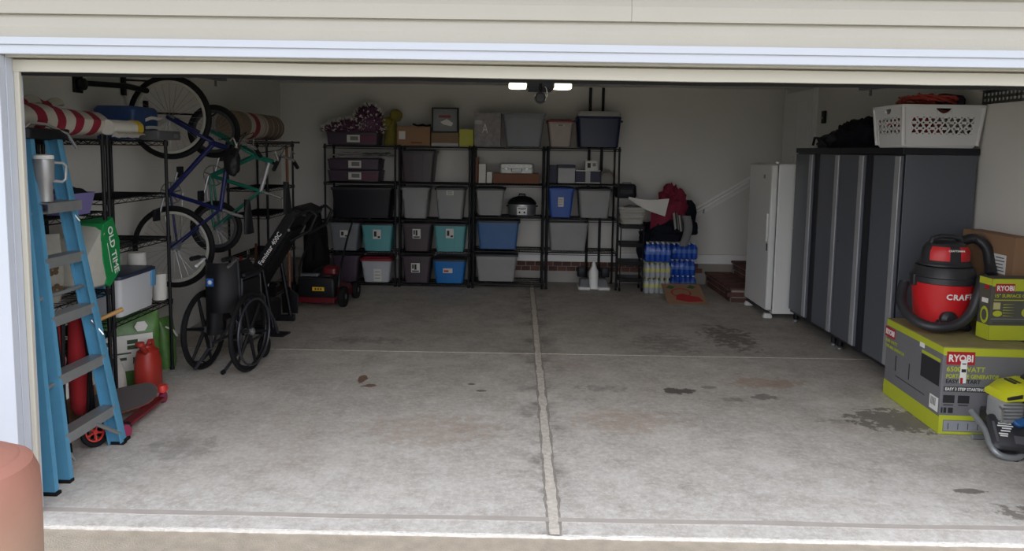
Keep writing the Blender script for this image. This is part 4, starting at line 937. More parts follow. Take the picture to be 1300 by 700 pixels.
for i, (u, v, q) in enumerate(((-0.05, 0.12, 0), (0.06, 0.2, 0.5), (-0.02, 0.28, 1.0), (0.08, 0.08, 0.3))):
    g = G()
    for j in range(5):
        a = 2*PI*j/5+q; g.lathe([(0.016, 0), (0.016, 0.002)], 8, T(u+0.022*math.cos(a), -0.098, v+0.022*math.sin(a)) @ RX(90))
    g.build('floral_print', mat('brown_print', rgb(120, 96, 70), 0.85) if i % 2 else mat('olive_print', rgb(110, 112, 70), 0.85), fb)
# red coiled hose, hammer, tools on lower A shelves
hs = root('red_hose_coil', 'coiled red hose on the shelf behind the ladder', 'hose', (-2.97, 0.92, 0.527), 0)
G().tube([(0.09*math.cos(t*0.5)*1.2, 0.11*math.sin(t*0.5), 0.016+0.006*t*0.5) for t in range(0, 50)], 0.012, 8).build('coil', RED, hs)
G().cyl((0.108, 0, 0.016), (0.108, -0.07, 0.016), 0.014, 10).build('nozzle', CHROME, hs)
mal = root('mallet', 'mallet with pale wooden handle sticking out of the shelf', 'mallet', (-2.98, 1.30, 0.527), 0)
G().loft([(-0.05, 0.06, 0.07, 0.012), (-0.045, 0.07, 0.08, 0.014), (0.045, 0.07, 0.08, 0.014), (0.05, 0.06, 0.07, 0.012)], M=T(0.02, 0.0, 0.04) @ RY(90)).build('head', RUBBER, mal)
G().tube([(0.02, 0.0, 0.04), (0.12, 0.12, 0.09), (0.2, 0.22, 0.13)], [0.012, 0.013, 0.016], 10).build('wooden_handle', mat('pale_wood', rgb(196, 152, 92), 0.6), mal)
yt = root('yellow_tool', 'black and yellow power tool standing on the brown carton', 'power tool', (-2.98, 1.28, 0.2605), 0)
G().loft([(0, 0.05, 0.09, 0.012), (0.05, 0.06, 0.1, 0.02), (0.13, 0.05, 0.07, 0.02), (0.21, 0.05, 0.13, 0.02), (0.24, 0.04, 0.11, 0.02)]).build('tool_body', BLACK, yt); G().box(-0.031, 0.031, -0.03, 0.03, 0.06, 0.085).build('yellow_band', mat('yellow_plastic', rgb(206, 176, 52), 0.5), yt)
# folded red camp chairs standing between ladder and shelf
REDC = mat('red_canvas', rgb(150, 24, 32), 0.85, var=0.2, bump=0.3, bscale=14)
for i, (y, rz, lab) in enumerate(((0.72, 4, 'folded red canvas camp chair nearest the door jamb'), (0.98, -3, 'folded red canvas camp chair, the further of the pair'))):
    fc = root('camp_chair', lab, 'camp chair', (-2.735, y-0.02, 0), rz, 'folded red camp chairs')
    G().loft([(0.16, 0.05, 0.10, 0.02), (0.2, 0.08, 0.15, 0.035), (0.5, 0.09, 0.16, 0.04), (0.74, 0.08, 0.13, 0.035), (0.78, 0.05, 0.09, 0.02)]).build('folded_canvas', REDC, fc)
    for a, b in ((-0.05, 0.04), (0.05, -0.04), (0.0, 0.02)): G().cyl((0.052, a, 0.0), (0.05, b, 0.76), 0.008, 8).build('frame_leg', BLKMETAL, fc)
    G().box(0.04, 0.058, -0.05, 0.05, 0.42, 0.45).build('strap', BLACK, fc)
    patch('care_label', PAPER, fc, (0.0465, 0.03, 0.36), (0, 1, 0), (0, 0, 1), 0.05, 0.09, 0.004)
# boxes on the floor under shelf A
carton('floor_tote', 'white lidded box on the floor under the ladder shelves', 'box', -3.2, -2.9, 0.66, 1.02, 0.0, 0.30, PAPER)
carton('floor_carton', 'brown carton on the floor behind the scooter', 'box', -3.2, -2.9, 1.05, 1.40, 0.0, 0.26, CARD)
wbg = sack('white_bag', 'crumpled white bag on the floor beside the red fuel can', (-2.98, 1.66, 0.0), 90, 0.24, 0.22, 0.27, mat('white_film_bag', rgb(200, 198, 192), 0.5, bump=0.4, bscale=14), 9)
G().tube([(-0.04, 0, 0.26), (-0.05, 0.0, 0.30), (0.0, 0.0, 0.315), (0.05, 0, 0.3), (0.03, 0, 0.26)], 0.01, 8).build('tied_top', mat('white_film_bag', rgb(200, 198, 192), 0.5), wbg)
# white tub with dark blue lid on shelf B
tu = root('white_tub', 'white lidded tub with dark blue lid and latches on shelf', 'storage tub', (-2.975, 1.86, 0.5665), 0)
G().loft([(0, 0.22, 0.42, 0.02), (0.006, 0.24, 0.44, 0.03), (0.25, 0.26, 0.48, 0.03), (0.262, 0.27, 0.49, 0.03)]).build('tub_body', mat('tub_white', rgb(206, 208, 212), 0.4, var=0.03), tu)
G().loft([(0.263, 0.27, 0.49, 0.03), (0.268, 0.28, 0.50, 0.03), (0.285, 0.28, 0.50, 0.03), (0.292, 0.25, 0.47, 0.03)]).build('tub_lid', mat('navy_lid', rgb(46, 54, 78), 0.45), tu)
for y, x in ((0.20, 0.128),): G().box(x, x+0.012, y-0.03, y+0.03, 0.15, 0.27).build('latch', mat('blue_latch', rgb(92, 150, 196), 0.4), tu, bevel=0.004)
G().box(-0.03, 0.03, -0.262, -0.24, 0.15, 0.28).build('latch', mat('blue_latch', rgb(92, 150, 196), 0.4), tu, bevel=0.004)
# white bucket stacks / rolls behind the tub
def roll(label, x, y, z, r_, h, group='white paper rolls on the middle shelf', cup=False):
    q = root('paper_roll', label, 'paper roll', (x, y, z), 0, group)
    G().lathe([(r_*0.96, 0), (r_, 0.004), (r_, h-0.004), (r_*0.96, h), (r_*0.32, h), (r_*0.32, h-0.03)], 24).build('paper', PAPER, q)
    G().lathe([(r_*0.31, h-0.028), (r_*0.31, h-0.002), (r_*0.27, h-0.002), (r_*0.27, h-0.028)], 16).build('core', CARD, q)
    return q
wbk = carton('white_carton', 'white carton with dark side on the shelf behind the tub lid', 'box', -3.26, -3.125, 2.02, 2.16, 0.5665, 0.98, PAPER)
G().box(0.0676, 0.069, -0.03, 0.03, 0.24, 0.40).build('dark_side', INK, wbk, smooth=False)
roll('white paper roll standing left of the shelf post', -3.03, 2.20, 0.5665, 0.068, 0.26)
roll('white paper roll stacked on top of another roll', -3.03, 2.20, 0.828, 0.066, 0.11)
roll('white paper roll nearest the bicycle wheel', -2.90, 2.275, 0.5665, 0.05, 0.20)
# grass seed bag
GRSB = mat('green_lawn_bag', rgb(80, 120, 58), 0.4, var=0.5, scale=16, bump=0.3, bscale=14)
fbg = sack('fertiliser_bag', 'green printed lawn fertiliser bag standing under the shelf', (-3.0, 2.0, 0.0), 38, 0.40, 0.18, 0.52, GRSB, 5)
patch('white_panel', PAPER, fbg, (-0.03, -0.106, 0.25), (1, 0, 0), (0, 0, 1), 0.33, 0.26, 0.004)
for u, v, w_, h_ in ((-0.17, 0.29, 0.06, 0.03), (0.0, 0.29, 0.07, 0.03), (0.0, 0.25, 0.07, 0.03), (-0.1, 0.21, 0.18, 0.012), (-0.12, 0.17, 0.16, 0.02), (0.04, 0.15, 0.08, 0.05)): patch('print_block', mat('dark_green_print', rgb(48, 70, 44), 0.7), fbg, (u, -0.1101, v+0.04), (1, 0, 0), (0, 0, 1), w_, h_, 0.001)
G().prism([(-0.04, 0.0), (-0.02, 0.035), (0.03, 0.035), (0.05, 0.0), (0.03, -0.035), (-0.02, -0.035)], -0.004, 0, T(0.06, -0.083, 0.43)).build('white_badge', PAPER, fbg, smooth=False)
fb2 = sack('green_bag', 'crumpled green film bag beside the shelf post', (-2.93, 2.40, 0.0), 75, 0.16, 0.13, 0.40, GRSB, 8)
G().tube([(-0.06, -0.06, 0.34), (0.0, -0.075, 0.30), (0.06, -0.06, 0.24)], 0.008, 6).build('white_strap', WHITE, fb2)
# red fuel can
gc = root('fuel_can', 'red plastic fuel can with spout on the floor by the shelf', 'fuel can', (-2.79, 1.845, 0.0), 0)
RC = mat('red_can_plastic', rgb(164, 46, 36), 0.45)
G().loft([(0, 0.13, 0.19, 0.05), (0.01, 0.145, 0.205, 0.06), (0.2, 0.145, 0.205, 0.065), (0.29, 0.12, 0.16, 0.055), (0.315, 0.06, 0.09, 0.03), (0.33, 0.055, 0.08, 0.025)]).build('can_body', RC, gc)
G().tube([(0.0, -0.03, 0.29), (0.03, -0.09, 0.30), (0.035, -0.13, 0.34), (0.03, -0.16, 0.375)], [0.024, 0.018, 0.017, 0.024], 10).build('spout', RC, gc)
G().tube([(0.0, 0.0, 0.325), (0, 0.03, 0.352), (0, 0.075, 0.345), (0, 0.085, 0.27)], 0.012, 8).build('handle', RC, gc)
G().lathe([(0.03, 0), (0.03, 0.02), (0.024, 0.024)], 16, T(0.03, -0.16, 0.365)).build('cap', RC, gc)

# ------------------------------------------------------------------ skateboard, scooter
sk = root('skateboard', 'skateboard with dark grip top and wooden edge tilted on its side', 'skateboard', M=T(-2.70, 1.26, 0.115) @ RZ(60) @ RX(30))
def deck(th0, th1, sc, m, nm):
    R = []
    pts = []
    for i in range(40):
        a = 2*PI*i/40; x = math.copysign(abs(math.cos(a))**0.7, math.cos(a))*0.26*sc; y = math.copysign(abs(math.sin(a))**0.75, math.sin(a))*0.10*sc
        pts.append((x, y, 0.04*max(0, abs(x)-0.18)/0.1))
    G().rings([[(x, y, z+t) for x, y, z in pts] for t in (th0, th1)]).build(nm, m, sk)
deck(0, 0.010, 1.0, mat('maple_ply', rgb(128, 84, 66), 0.55), 'deck'); deck(0.0105, 0.0135, 0.985, mat('grip_tape', rgb(74, 68, 68), 0.9), 'grip_tape')
g = G(); g.torus(0.032, 0.005, T(0.14, 0.0, 0.0125) @ Matrix.Diagonal((1, 1, 0.25, 1)), 20, 6); g.torus(0.014, 0.004, T(0.14, 0, 0.0125) @ Matrix.Diagonal((1, 1, 0.25, 1)), 14, 6); g.build('ring_logo', mat('tan_print', rgb(170, 130, 110), 0.7), sk)
PKW = mat('pink_urethane', rgb(138, 38, 72), 0.35)
for x in (-0.2, 0.2):
    G().box(x-0.03, x+0.03, -0.05, 0.05, -0.03, -0.001).build('truck', STEEL, sk, bevel=0.004)
    for s in (-1, 1): G().lathe([(0.010, -0.016), (0.024, -0.016), (0.028, 0), (0.024, 0.016), (0.010, 0.016)], 18, T(x*0.85, s*0.085, -0.038) @ RX(90)).build('wheel', PKW, sk)
sr = root('kick_scooter', 'folded kick scooter with red spoked wheel and dark red deck', 'scooter', (-2.62, 0.92, 0.0), 0)
RW = mat('coral_red_wheel', rgb(212, 62, 54), 0.45)
M = T(0.02, -0.08, 0.085) @ RZ(-28) @ RY(72)
wz = G().torus(0.07, 0.015, M, 30, 8).build('front_tyre', RUBBER, sr)
g = G(); g.torus(0.052, 0.007, M, 24, 6)
for j in range(5): a = 2*PI*j/5; g.tube([(0.012*math.cos(a), 0.012*math.sin(a), 0), (0.052*math.cos(a), 0.052*math.sin(a), 0)], 0.007, 6, M=M)
g.lathe([(0.014, -0.012), (0.014, 0.012)], 14, M); g.build('front_wheel', RW, sr)
M2 = T(0.13, 0.04, 0.045) @ RZ(-28) @ RY(80)
G().lathe([(0.012, -0.014), (0.038, -0.014), (0.043, 0), (0.038, 0.014), (0.012, 0.014)], 20, M2).build('rear_wheel', PKW, sr)
G().box(-0.02, 0.16, -0.03, 0.03, 0.03, 0.075, T(0.0, 0.02, 0) @ RZ(35)).build('motor_box', BLACK, sr, bevel=0.008)
G().tube([(0.0, 0.0, 0.12), (0.0, 0.14, 0.28), (-0.06, 0.25, 0.42)], 0.018, 10).build('stem', BLACK, sr)
G().box(-0.035, 0.035, 0.10, 0.62, 0.035, 0.06, T(0.09, 0.0, 0) @ RZ(3)).build('deck', mat('dark_red_metal', rgb(104, 24, 34), 0.4), sr, bevel=0.006)
G().lathe([(0.012, -0.014), (0.036, -0.014), (0.04, 0), (0.036, 0.014), (0.012, 0.014)], 20, T(0.06, 0.66, 0.042) @ RY(85)).build('tail_wheel', PKW, sr)
G().loft([(0, 0.05, 0.07, 0.02), (0.02, 0.06, 0.08, 0.028), (0.045, 0.04, 0.06, 0.018)], M=T(0.07, 0.64, 0.088)).build('tail_light', RW, sr)

# ------------------------------------------------------------------ bicycles hanging on the left wall
def bicycle(label, loc, frm, accent, R=0.33, wb=1.03, rim=None, steer=0, group='bicycles hanging nose up on the left wall'):
    M = Matrix(((0, 0, 1), (0, -1, 0), (1, 0, 0))).to_4x4(); M.translation = Vector(loc)
    r = root('bicycle', label, 'bicycle', M=M, group=group)
    RIMM = rim
    def wheel(cx, rz, nm):
        A = T(cx, 0, 0) @ RX(90)
        w_ = G().torus(R-0.052, 0.017, A @ Matrix.Diagonal((1, 1, 0.6, 1)), 48, 8).build(nm, RIMM, r)
        G().torus(R-0.022, 0.024, A, 48, 8).build('tyre', RUBBER, w_)
        g = G()
        for j in range(28):
            a = 2*PI*j/28; b = a+(0.45 if j % 2 else -0.45); s = 0.022 if j % 4 < 2 else -0.022
            g.tube([(0.018*math.cos(b), 0.018*math.sin(b), s), ((R-0.05)*math.cos(a), (R-0.05)*math.sin(a), 0)], 0.0014, 3, M=A)
        g.build('spokes', STEEL, w_)
        G().lathe([(0.010, -0.05), (0.022, -0.03), (0.014, -0.02), (0.014, 0.02), (0.022, 0.03), (0.010, 0.05)], 14, A).build('hub', STEEL, w_)
    wheel(0, 0, 'rear_wheel'); wheel(wb, 0, 'front_wheel')
    BB = Vector((0.43, 0, -0.03)); ST = Vector((0.30, 0, 0.40)); HB = Vector((wb-0.20, 0, 0.34)); HT = Vector((wb-0.24, 0, 0.46))
    def tb_(a, b, ra, nm, m): return G().cyl(tuple(a), tuple(b), ra, 12).build(nm, m, r)
    tb_(BB, ST, 0.016, 'seat_tube', frm); tb_(BB, HB, 0.020, 'down_tube', frm); tb_(ST-Vector((0, 0, 0.02)), HT, 0.017, 'top_tube', accent); tb_(HB-Vector((-0.008, 0, 0.03)), HT+Vector((-0.008, 0, 0.03)), 0.022, 'head_tube', frm)
    for s in (-1, 1):
        tb_((0, s*0.06, 0), BB+Vector((0, s*0.03, 0)), 0.009, 'chain_stay', frm); tb_((0, s*0.06, 0), ST+Vector((0, s*0.02, -0.03)), 0.008, 'seat_stay', frm)
        G().tube([(wb, s*0.055, 0), (wb-0.05, s*0.055, 0.09), (wb-0.165, s*0.05, 0.30), (wb-0.185, s*0.02, 0.33)], 0.013, 10).build('fork_leg', frm, r)
    tb_(ST, ST+Vector((-0.05, 0, 0.16)), 0.013, 'seat_post', CHROME)
    sp_ = ST+Vector((-0.05, 0, 0.17))
    R_ = []
    for i in range(9):
        t = i/8; x = -0.13+0.27*t; w_ = 0.075*(1-t)**0.8+0.016; R_.append([(sp_.x+x, w_*math.cos(a), sp_.z+0.02+0.03*math.sin(a)*(1 if math.sin(a) > 0 else 0.6)+0.015*(1-t)) for a in [2*PI*k/12 for k in range(12)]])
    G().rings(R_).build('saddle', BLACK, r)
    st_ = HT+Vector((-0.03, 0, 0.06)); tb_(HT, st_, 0.013, 'steerer', BLKMETAL); e = st_+Vector((0.07, 0, 0.03)); tb_(st_, e, 0.015, 'stem', BLKMETAL)
    G().tube([e+Vector((-0.10, -0.31, 0.05)), e+Vector((-0.03, -0.2, 0.045)), e+Vector((0, -0.08, 0)), e+Vector((0, 0.08, 0)), e+Vector((-0.03, 0.2, 0.045)), e+Vector((-0.10, 0.31, 0.05))], 0.012, 10).build('handlebar', CHROME, r)
    for s in (-1, 1):
        G().tube([e+Vector((-0.045, s*0.22, 0.047)), e+Vector((-0.10, s*0.315, 0.05))], 0.017, 10).build('grip', RUBBER, r)
        G().tube([e+Vector((-0.02, s*0.17, 0.04)), e+Vector((0.045, s*0.22, 0.03)), e+Vector((0.02, s*0.29, 0.035))], 0.006, 6).build('brake_lever', CHROME, r)
        G().tube([e+Vector((-0.01, s*0.15, 0.04)), e+Vector((0.09, s*0.08, 0.08)), e+Vector((0.05, 0, -0.02)), HB+Vector((0.03, s*0.03, 0.05))], 0.003, 5).build('brake_cable', RUBBER, r)
    A = T(BB.x, -0.045, BB.z) @ RX(90)
    g = G(); g.torus(0.085, 0.005, A, 28, 6)
    for j in range(5): a = 2*PI*j/5; g.tube([(0, 0, 0), (0.083*math.cos(a), 0.083*math.sin(a), 0)], 0.006, 6, M=A)
    g.build('chainring', STEEL, r)
    G().tube([(BB.x, -0.06, BB.z+0.085), (0.0, -0.045, 0.035), (-0.03, -0.045, 0.0), (0.0, -0.045, -0.035), (0.05, -0.045, -0.06), (BB.x, -0.06, BB.z-0.085)], 0.005, 5).build('chain', STEEL, r)
    for s, k in ((-1, 1), (1, -1)):
        p = BB+Vector((k*0.165, s*0.075, k*0.04)); G().cyl(tuple(BB+Vector((0, s*0.06, 0))), tuple(p), 0.009, 8).build('crank_arm', STEEL, r)
        G().box(p.x-0.045, p.x+0.045, min(p.y+s*0.01, p.y+s*0.09), max(p.y+s*0.01, p.y+s*0.09), p.z-0.012, p.z+0.012).build('pedal', BLACK, r, bevel=0.003)
    G().lathe([(0.02, -0.02), (0.045, -0.018), (0.03, 0.0), (0.02, 0.01)], 18, T(0, -0.045, 0) @ RX(90)).build('cassette', STEEL, r)
    return r
RIMG = mat('pale_rim', rgb(186, 184, 176), 0.4, 0.1)
bicycle('blue framed bicycle hanging nose up with pale wheel rims', (-2.925, 2.58, 0.93), mat('blue_enamel', rgb(17, 26, 84), 0.4), mat('blue_enamel', rgb(17, 26, 84), 0.4), rim=RIMG)
b2 = bicycle('green and silver bicycle hanging behind the blue one', (-2.72, 2.92, 1.06), mat('green_enamel', rgb(18, 100, 84), 0.35), mat('silver_enamel', rgb(165, 165, 168), 0.35, 0.4), R=0.22, wb=0.80, rim=mat('dark_rim', rgb(60, 60, 64), 0.45))
for i, (y, z, x0, lab) in enumerate(((2.58, 2.265, -2.92, 'black wall hook holding the blue bicycle wheel'), (2.92, 2.025, -2.72, 'black wall hook holding the green bicycle'))):
    h = root('bike_hook', lab, 'wall hook', (XL+0.001, y, z), 0, 'bike hooks on the left wall')
    G().box(0.0, 0.03, -0.02, 0.02, -0.14, 0.08).build('back_plate', BLKMETAL, h, bevel=0.003)
    G().tube([(0.03, 0.0, -0.02), (x0-XL-0.06, 0, -0.03), (x0-XL-0.01, 0, -0.035), (x0-XL+0.02, 0, -0.015), (x0-XL+0.02, 0, 0.03)], 0.008, 8).build('hook_arm', BLKMETAL, h)
hb_ = root('hanging_bag', 'small black bag hanging from the bicycle handlebar', 'bag', (-2.42, 2.52, 1.50), 0)
G().blob(0.06, 0.05, 0.11, 0.15, 3, 17, flat=False, M=T(0, 0, 0.12)).build('bag_body', BLACK, hb_); G().tube([(-0.03, 0, 0.20), (-0.01, 0, 0.30), (0.01, 0, 0.30), (0.03, 0, 0.20)], 0.006, 6).build('strap', BLACK, hb_)
# long dark bar projecting from the wall above
pb = root('pogo_bar', 'black padded bar reaching out from the left wall near the ceiling', 'wall bar', (XL+0.001, 1.98, 2.16), 0)
G().box(0, 0.02, -0.05, 0.05, -0.06, 0.06).build('back_plate', BLKMETAL, pb, bevel=0.003)
G().tube([(0.02, 0, 0.0), (0.05, 0.04, 0.01), (0.16, 0.36, 0.02), (0.22, 0.56, 0.0)], [0.026, 0.02, 0.022, 0.022], 10).build('padded_bar', BLACK, pb); G().lathe([(0.03, 0), (0.042, 0.012), (0.042, 0.04), (0.028, 0.05)], 14, T(0.02, 0, 0) @ RY(90)).build('end_knob', BLACK, pb)

# ------------------------------------------------------------------ rolled rug and garden tool by shelf C
rg = root('rolled_rug', 'rolled cream and brown striped rug on the corner shelving', 'rug', (-2.97, 4.45, 1.80), 0)
RUGC = [mat('rug_cream', rgb(176, 166, 152), 0.95, bump=0.4), mat('rug_red', rgb(128, 44, 54), 0.95, bump=0.4), mat('rug_taupe', rgb(120, 104, 90), 0.95, bump=0.4)]
seq = [(0.22, 2), (0.12, 0), (0.13, 1), (0.16, 0), (0.02, 2), (0.07, 0), (0.16, 2), (0.02, 0), (0.14, 2), (0.02, 0), (0.10, 2), (0.02, 0), (0.06, 2)]
y = -0.55
for L, c in seq:
    G().cyl((0, y, 0.145), (0, y+L, 0.145), 0.138, 26).build('stripe', RUGC[c], rg); y += L
G().tube([(0.0+0.018*t*math.cos(t*1.6), y+0.002, 0.145+0.018*t*math.sin(t*1.6)) for t in [i*0.25 for i in range(28)]], 0.005, 5).build('spiral_end', RUGC[0], rg)
ra = root('long_handled_tool', 'long wooden handled garden tool leaning by the corner shelving', 'garden tool', (-2.55, 4.35, 0.0), 0)
G().tube([(0, 0, 0.25), (-0.05, 0.12, 1.75)], 0.015, 8).build('wooden_shaft', mat('brown_wood', rgb(120, 78, 54), 0.7), ra); G().loft([(0.0, 0.16, 0.01, 0.004), (0.2, 0.18, 0.016, 0.006), (0.25, 0.05, 0.03, 0.012), (0.28, 0.04, 0.035, 0.014)]).build('blade', BLKMETAL, ra)
pl2 = root('flat_plank', 'purple brown plank lying on the corner shelving beside the rug', 'plank', (-2.90, 4.55, 1.7785), 0)
G().box(-0.09, 0.09, -0.1, 1.05, 0, 0.02).build('board', mat('plum_wood', rgb(78, 60, 74), 0.7), pl2, bevel=0.003); G().box(-0.09, 0.09, 1.052, 1.10, 0, 0.022).build('end_clip', BLACK, pl2)

# ------------------------------------------------------------------ folded wheelchair
wc = root('wheelchair', 'black folded wheelchair with grey handrims and blue labels', 'wheelchair', (-2.425, 2.36, 0), -7)
VIN = mat('black_vinyl', rgb(15, 16, 20), 0.55, spec=0.35, bump=0.15, bscale=12); TUBE = mat('dark_grey_tube', rgb(58, 60, 66), 0.4, 0.4)
for s in (-1, 1):
    A = T(s*0.185, 0, 0.312) @ RY(90)
    w_ = G().torus(0.295, 0.017, A, 44, 8).build('wheel_tyre', RUBBER, wc)
    G().torus(0.272, 0.010, A, 44, 6).build('rim', BLACK, w_); G().torus(0.255, 0.009, T(s*0.225, 0, 0.312) @ RY(90), 40, 6).build('handrim', TUBE, w_)
    g = G()
    for j in range(6):
        a = 2*PI*j/6+0.3; g.tube([(0.02*math.cos(a), 0.02*math.sin(a), 0), (0.27*math.cos(a), 0.27*math.sin(a), 0)], [0.016, 0.010], 6, M=A)
    for j in range(4): a = 2*PI*j/4; g.tube([(0.255*math.cos(a), 0.255*math.sin(a), s*0.04), (0.268*math.cos(a), 0.268*math.sin(a), 0)], 0.005, 5, M=A)
    g.build('mag_spokes', BLACK, w_); G().lathe([(0.01, -0.05), (0.03, -0.03), (0.03, 0.03), (0.01, 0.045)], 16, A).build('hub', STEEL, w_)
    x = s*0.125
    G().tube([(x, -0.02, 0.16), (x, -0.03, 0.55), (x, -0.05, 0.86), (x, -0.09, 0.90), (x, -0.17, 0.905)], 0.012, 10).build('back_cane', TUBE, wc)
    G().tube([(x, -0.16, 0.905), (x, -0.26, 0.907)], 0.018, 10).build('push_grip', BLACK, wc)
    G().tube([(x, -0.08, 0.885), (x+0.01, -0.15, 0.865), (x+0.02, -0.23, 0.85)], 0.011, 8).build('brake_lever', WHITE if s < 0 else CHROME, wc)
    G().tube([(x, -0.02, 0.20), (x, 0.34, 0.20), (x, 0.38, 0.24), (x, 0.38, 0.50), (x, 0.34, 0.54), (x, -0.03, 0.54)], 0.012, 10).build('side_frame', TUBE, wc)
    G().tube([(x, 0.0, 0.54), (x, 0.0, 0.72), (x, 0.30, 0.72), (x, 0.32, 0.54)], 0.011, 10).build('arm_frame', TUBE, wc)
    G().loft([(0, 0.05, 0.30, 0.02), (0.008, 0.06, 0.32, 0.025), (0.03, 0.05, 0.30, 0.02)], M=T(x, 0.16, 0.732)).build('arm_pad', VIN, wc)
    G().box(x-0.006, x+0.006, 0.02, 0.30, 0.34, 0.70).build('side_panel', VIN, wc, bevel=0.004)
    G().lathe([(0.02, -0.016), (0.088, -0.016), (0.096, 0), (0.088, 0.016), (0.02, 0.016)], 22, T(x, 0.36, 0.0965) @ RY(90)).build('caster', RUBBER, wc)
    G().tube([(x+0.02, 0.36, 0.097), (x+0.022, 0.37, 0.2)], 0.008, 8).build('caster_fork', STEEL, wc)
    G().tube([(x, 0.38, 0.45), (x+s*0.02, 0.50, 0.30), (x+s*0.03, 0.56, 0.16)], 0.011, 8).build('leg_rest', TUBE, wc)
    G().box(x+s*0.02-0.06, x+s*0.02+0.07, 0.53, 0.68, 0.13, 0.145).build('foot_plate', BLACK, wc, bevel=0.004)
G().tube([(-0.125, 0.1, 0.20), (0.125, 0.1, 0.54)], 0.011, 8).build('cross_brace', TUBE, wc); G().tube([(0.125, 0.13, 0.20), (-0.125, 0.13, 0.54)], 0.011, 8).build('cross_brace', TUBE, wc)
G().sheet(lambda u, v: (-0.125+0.25*u, -0.052-0.10*math.sin(PI*u)**0.8-0.01*math.sin(v*6), 0.48+0.38*v-0.0*u), 16, 10, 0.014).build('back_upholstery', VIN, wc)
G().sheet(lambda u, v: (-0.125+0.25*u, 0.02+0.32*v, 0.55+0.27*math.sin(PI*u)**0.9), 16, 8, 0.014).build('seat_upholstery', VIN, wc)
G().sheet(lambda u, v: (-0.115+0.16*u*(1-0.35*v), -0.075-0.05*math.sin(PI*u), 0.80-0.50*v), 10, 10, 0.02).build('back_pocket', VIN, wc)
bl1 = patch('blue_label', mat('medical_blue', rgb(36, 92, 170), 0.5), wc, (-0.03, -0.178, 0.72), (1, 0, 0), (0, 0, 1), 0.055, 0.06, 0.002)
g = G()
for a in (0, 45, 90, 135): g.box(-0.018, 0.018, -0.003, 0.003, 0, 0.0012, frame((-0.03, -0.1802, 0.72), (1, 0, 0), (0, 0, 1)) @ RZ(a))
g.build('star_mark', LETTER, bl1, smooth=False)
patch('blue_label', mat('medical_blue', rgb(36, 92, 170), 0.5), wc, (0.10, 0.015, 0.66), (1, 0, 0), (0, 0, 1), 0.045, 0.075, 0.004)
G().tube([(-0.16, -0.20, 0.05), (-0.13, -0.05, 0.17)], 0.012, 8).build('tip_lever', TUBE, wc); G().tube([(0.10, -0.24, 0.06), (0.125, -0.05, 0.17)], 0.012, 8).build('tip_lever', TUBE, wc); G().tube([(0.10, -0.24, 0.06), (0.098, -0.262, 0.057)], 0.018, 10).build('tip_cap', RUBBER, wc)

# ------------------------------------------------------------------ folded treadmill
tm = root('treadmill', 'folded black treadmill with white lettering along its rail', 'treadmill', (-2.52, 3.55, 0), 0)
def slant(x0, z0, x1, z1, y0, y1, th, nm, m, bev=0.008):
    u = Vector((x1-x0, 0, z1-z0)); L = u.length; u.normalize(); n = Vector((-u.z, 0, u.x))
    M = Matrix((u, Vector((0, 1, 0)), n)).transposed().to_4x4(); M.translation = Vector((x0, 0, z0))
    return G().box(0, L, y0, y1, -th/2, th/2, M).build(nm, m, tm, bevel=bev), M, L, u, n
_, Mx, Lx, ux, nx_ = slant(-0.30, 0.24, 0.30, 1.16, -0.10, -0.045, 0.10, 'side_rail', BLACK)
slant(-0.30, 0.24, 0.30, 1.16, 0.43, 0.485, 0.10, 'side_rail', BLACK); slant(-0.28, 0.26, 0.26, 1.10, -0.045, 0.43, 0.05, 'deck', BLKMETAL); slant(-0.22, 0.28, 0.22, 0.98, 0.0, 0.38, 0.075, 'running_belt', RUBBER)
text('lettering', 'Famistar 400C', 0.060, LETTER, tm, Vector((0, -0.1012, 0))+Vector((-0.30, 0, 0.24))+ux*0.50-nx_*0.022, tuple(ux), tuple(nx_), bold=0.015)
G().loft([(0, 0.12, 0.52, 0.02), (0.012, 0.15, 0.56, 0.03), (0.045, 0.15, 0.56, 0.03), (0.06, 0.11, 0.5, 0.02)], M=T(0.33, 0.19, 1.12) @ RY(25)).build('console', BLACK, tm)
G().tube([(0.30, -0.09, 1.1), (0.44, -0.09, 1.17), (0.50, -0.09, 1.12), (0.44, -0.09, 0.98), (0.26, -0.09, 0.88)], 0.016, 10).build('handlebar', BLACK, tm); G().tube([(0.30, 0.47, 1.1), (0.44, 0.47, 1.17), (0.50, 0.47, 1.12), (0.44, 0.47, 0.98), (0.26, 0.47, 0.88)], 0.016, 10).build('handlebar', BLACK, tm)
for y in (-0.07, 0.46):
    G().box(-0.32, 0.12, y-0.03, y+0.03, 0.0, 0.06).build('base_rail', BLKMETAL, tm, bevel=0.006); G().tube([(-0.30, y, 0.05), (-0.28, y, 0.28)], 0.024, 10).build('upright', BLKMETAL, tm); G().tube([(0.08, y, 0.05), (-0.02, y, 0.66)], 0.02, 10).build('gas_strut', BLKMETAL, tm)
G().lathe([(0.014, 0), (0.014, 0.01)], 14, T(0.25, -0.10, 0.98) @ RX(90)).build('pivot_bolt', CHROME, tm)
G().box(-0.32, 0.0, -0.04, 0.43, 0.06, 0.25).build('motor_cover', BLACK, tm, bevel=0.02)

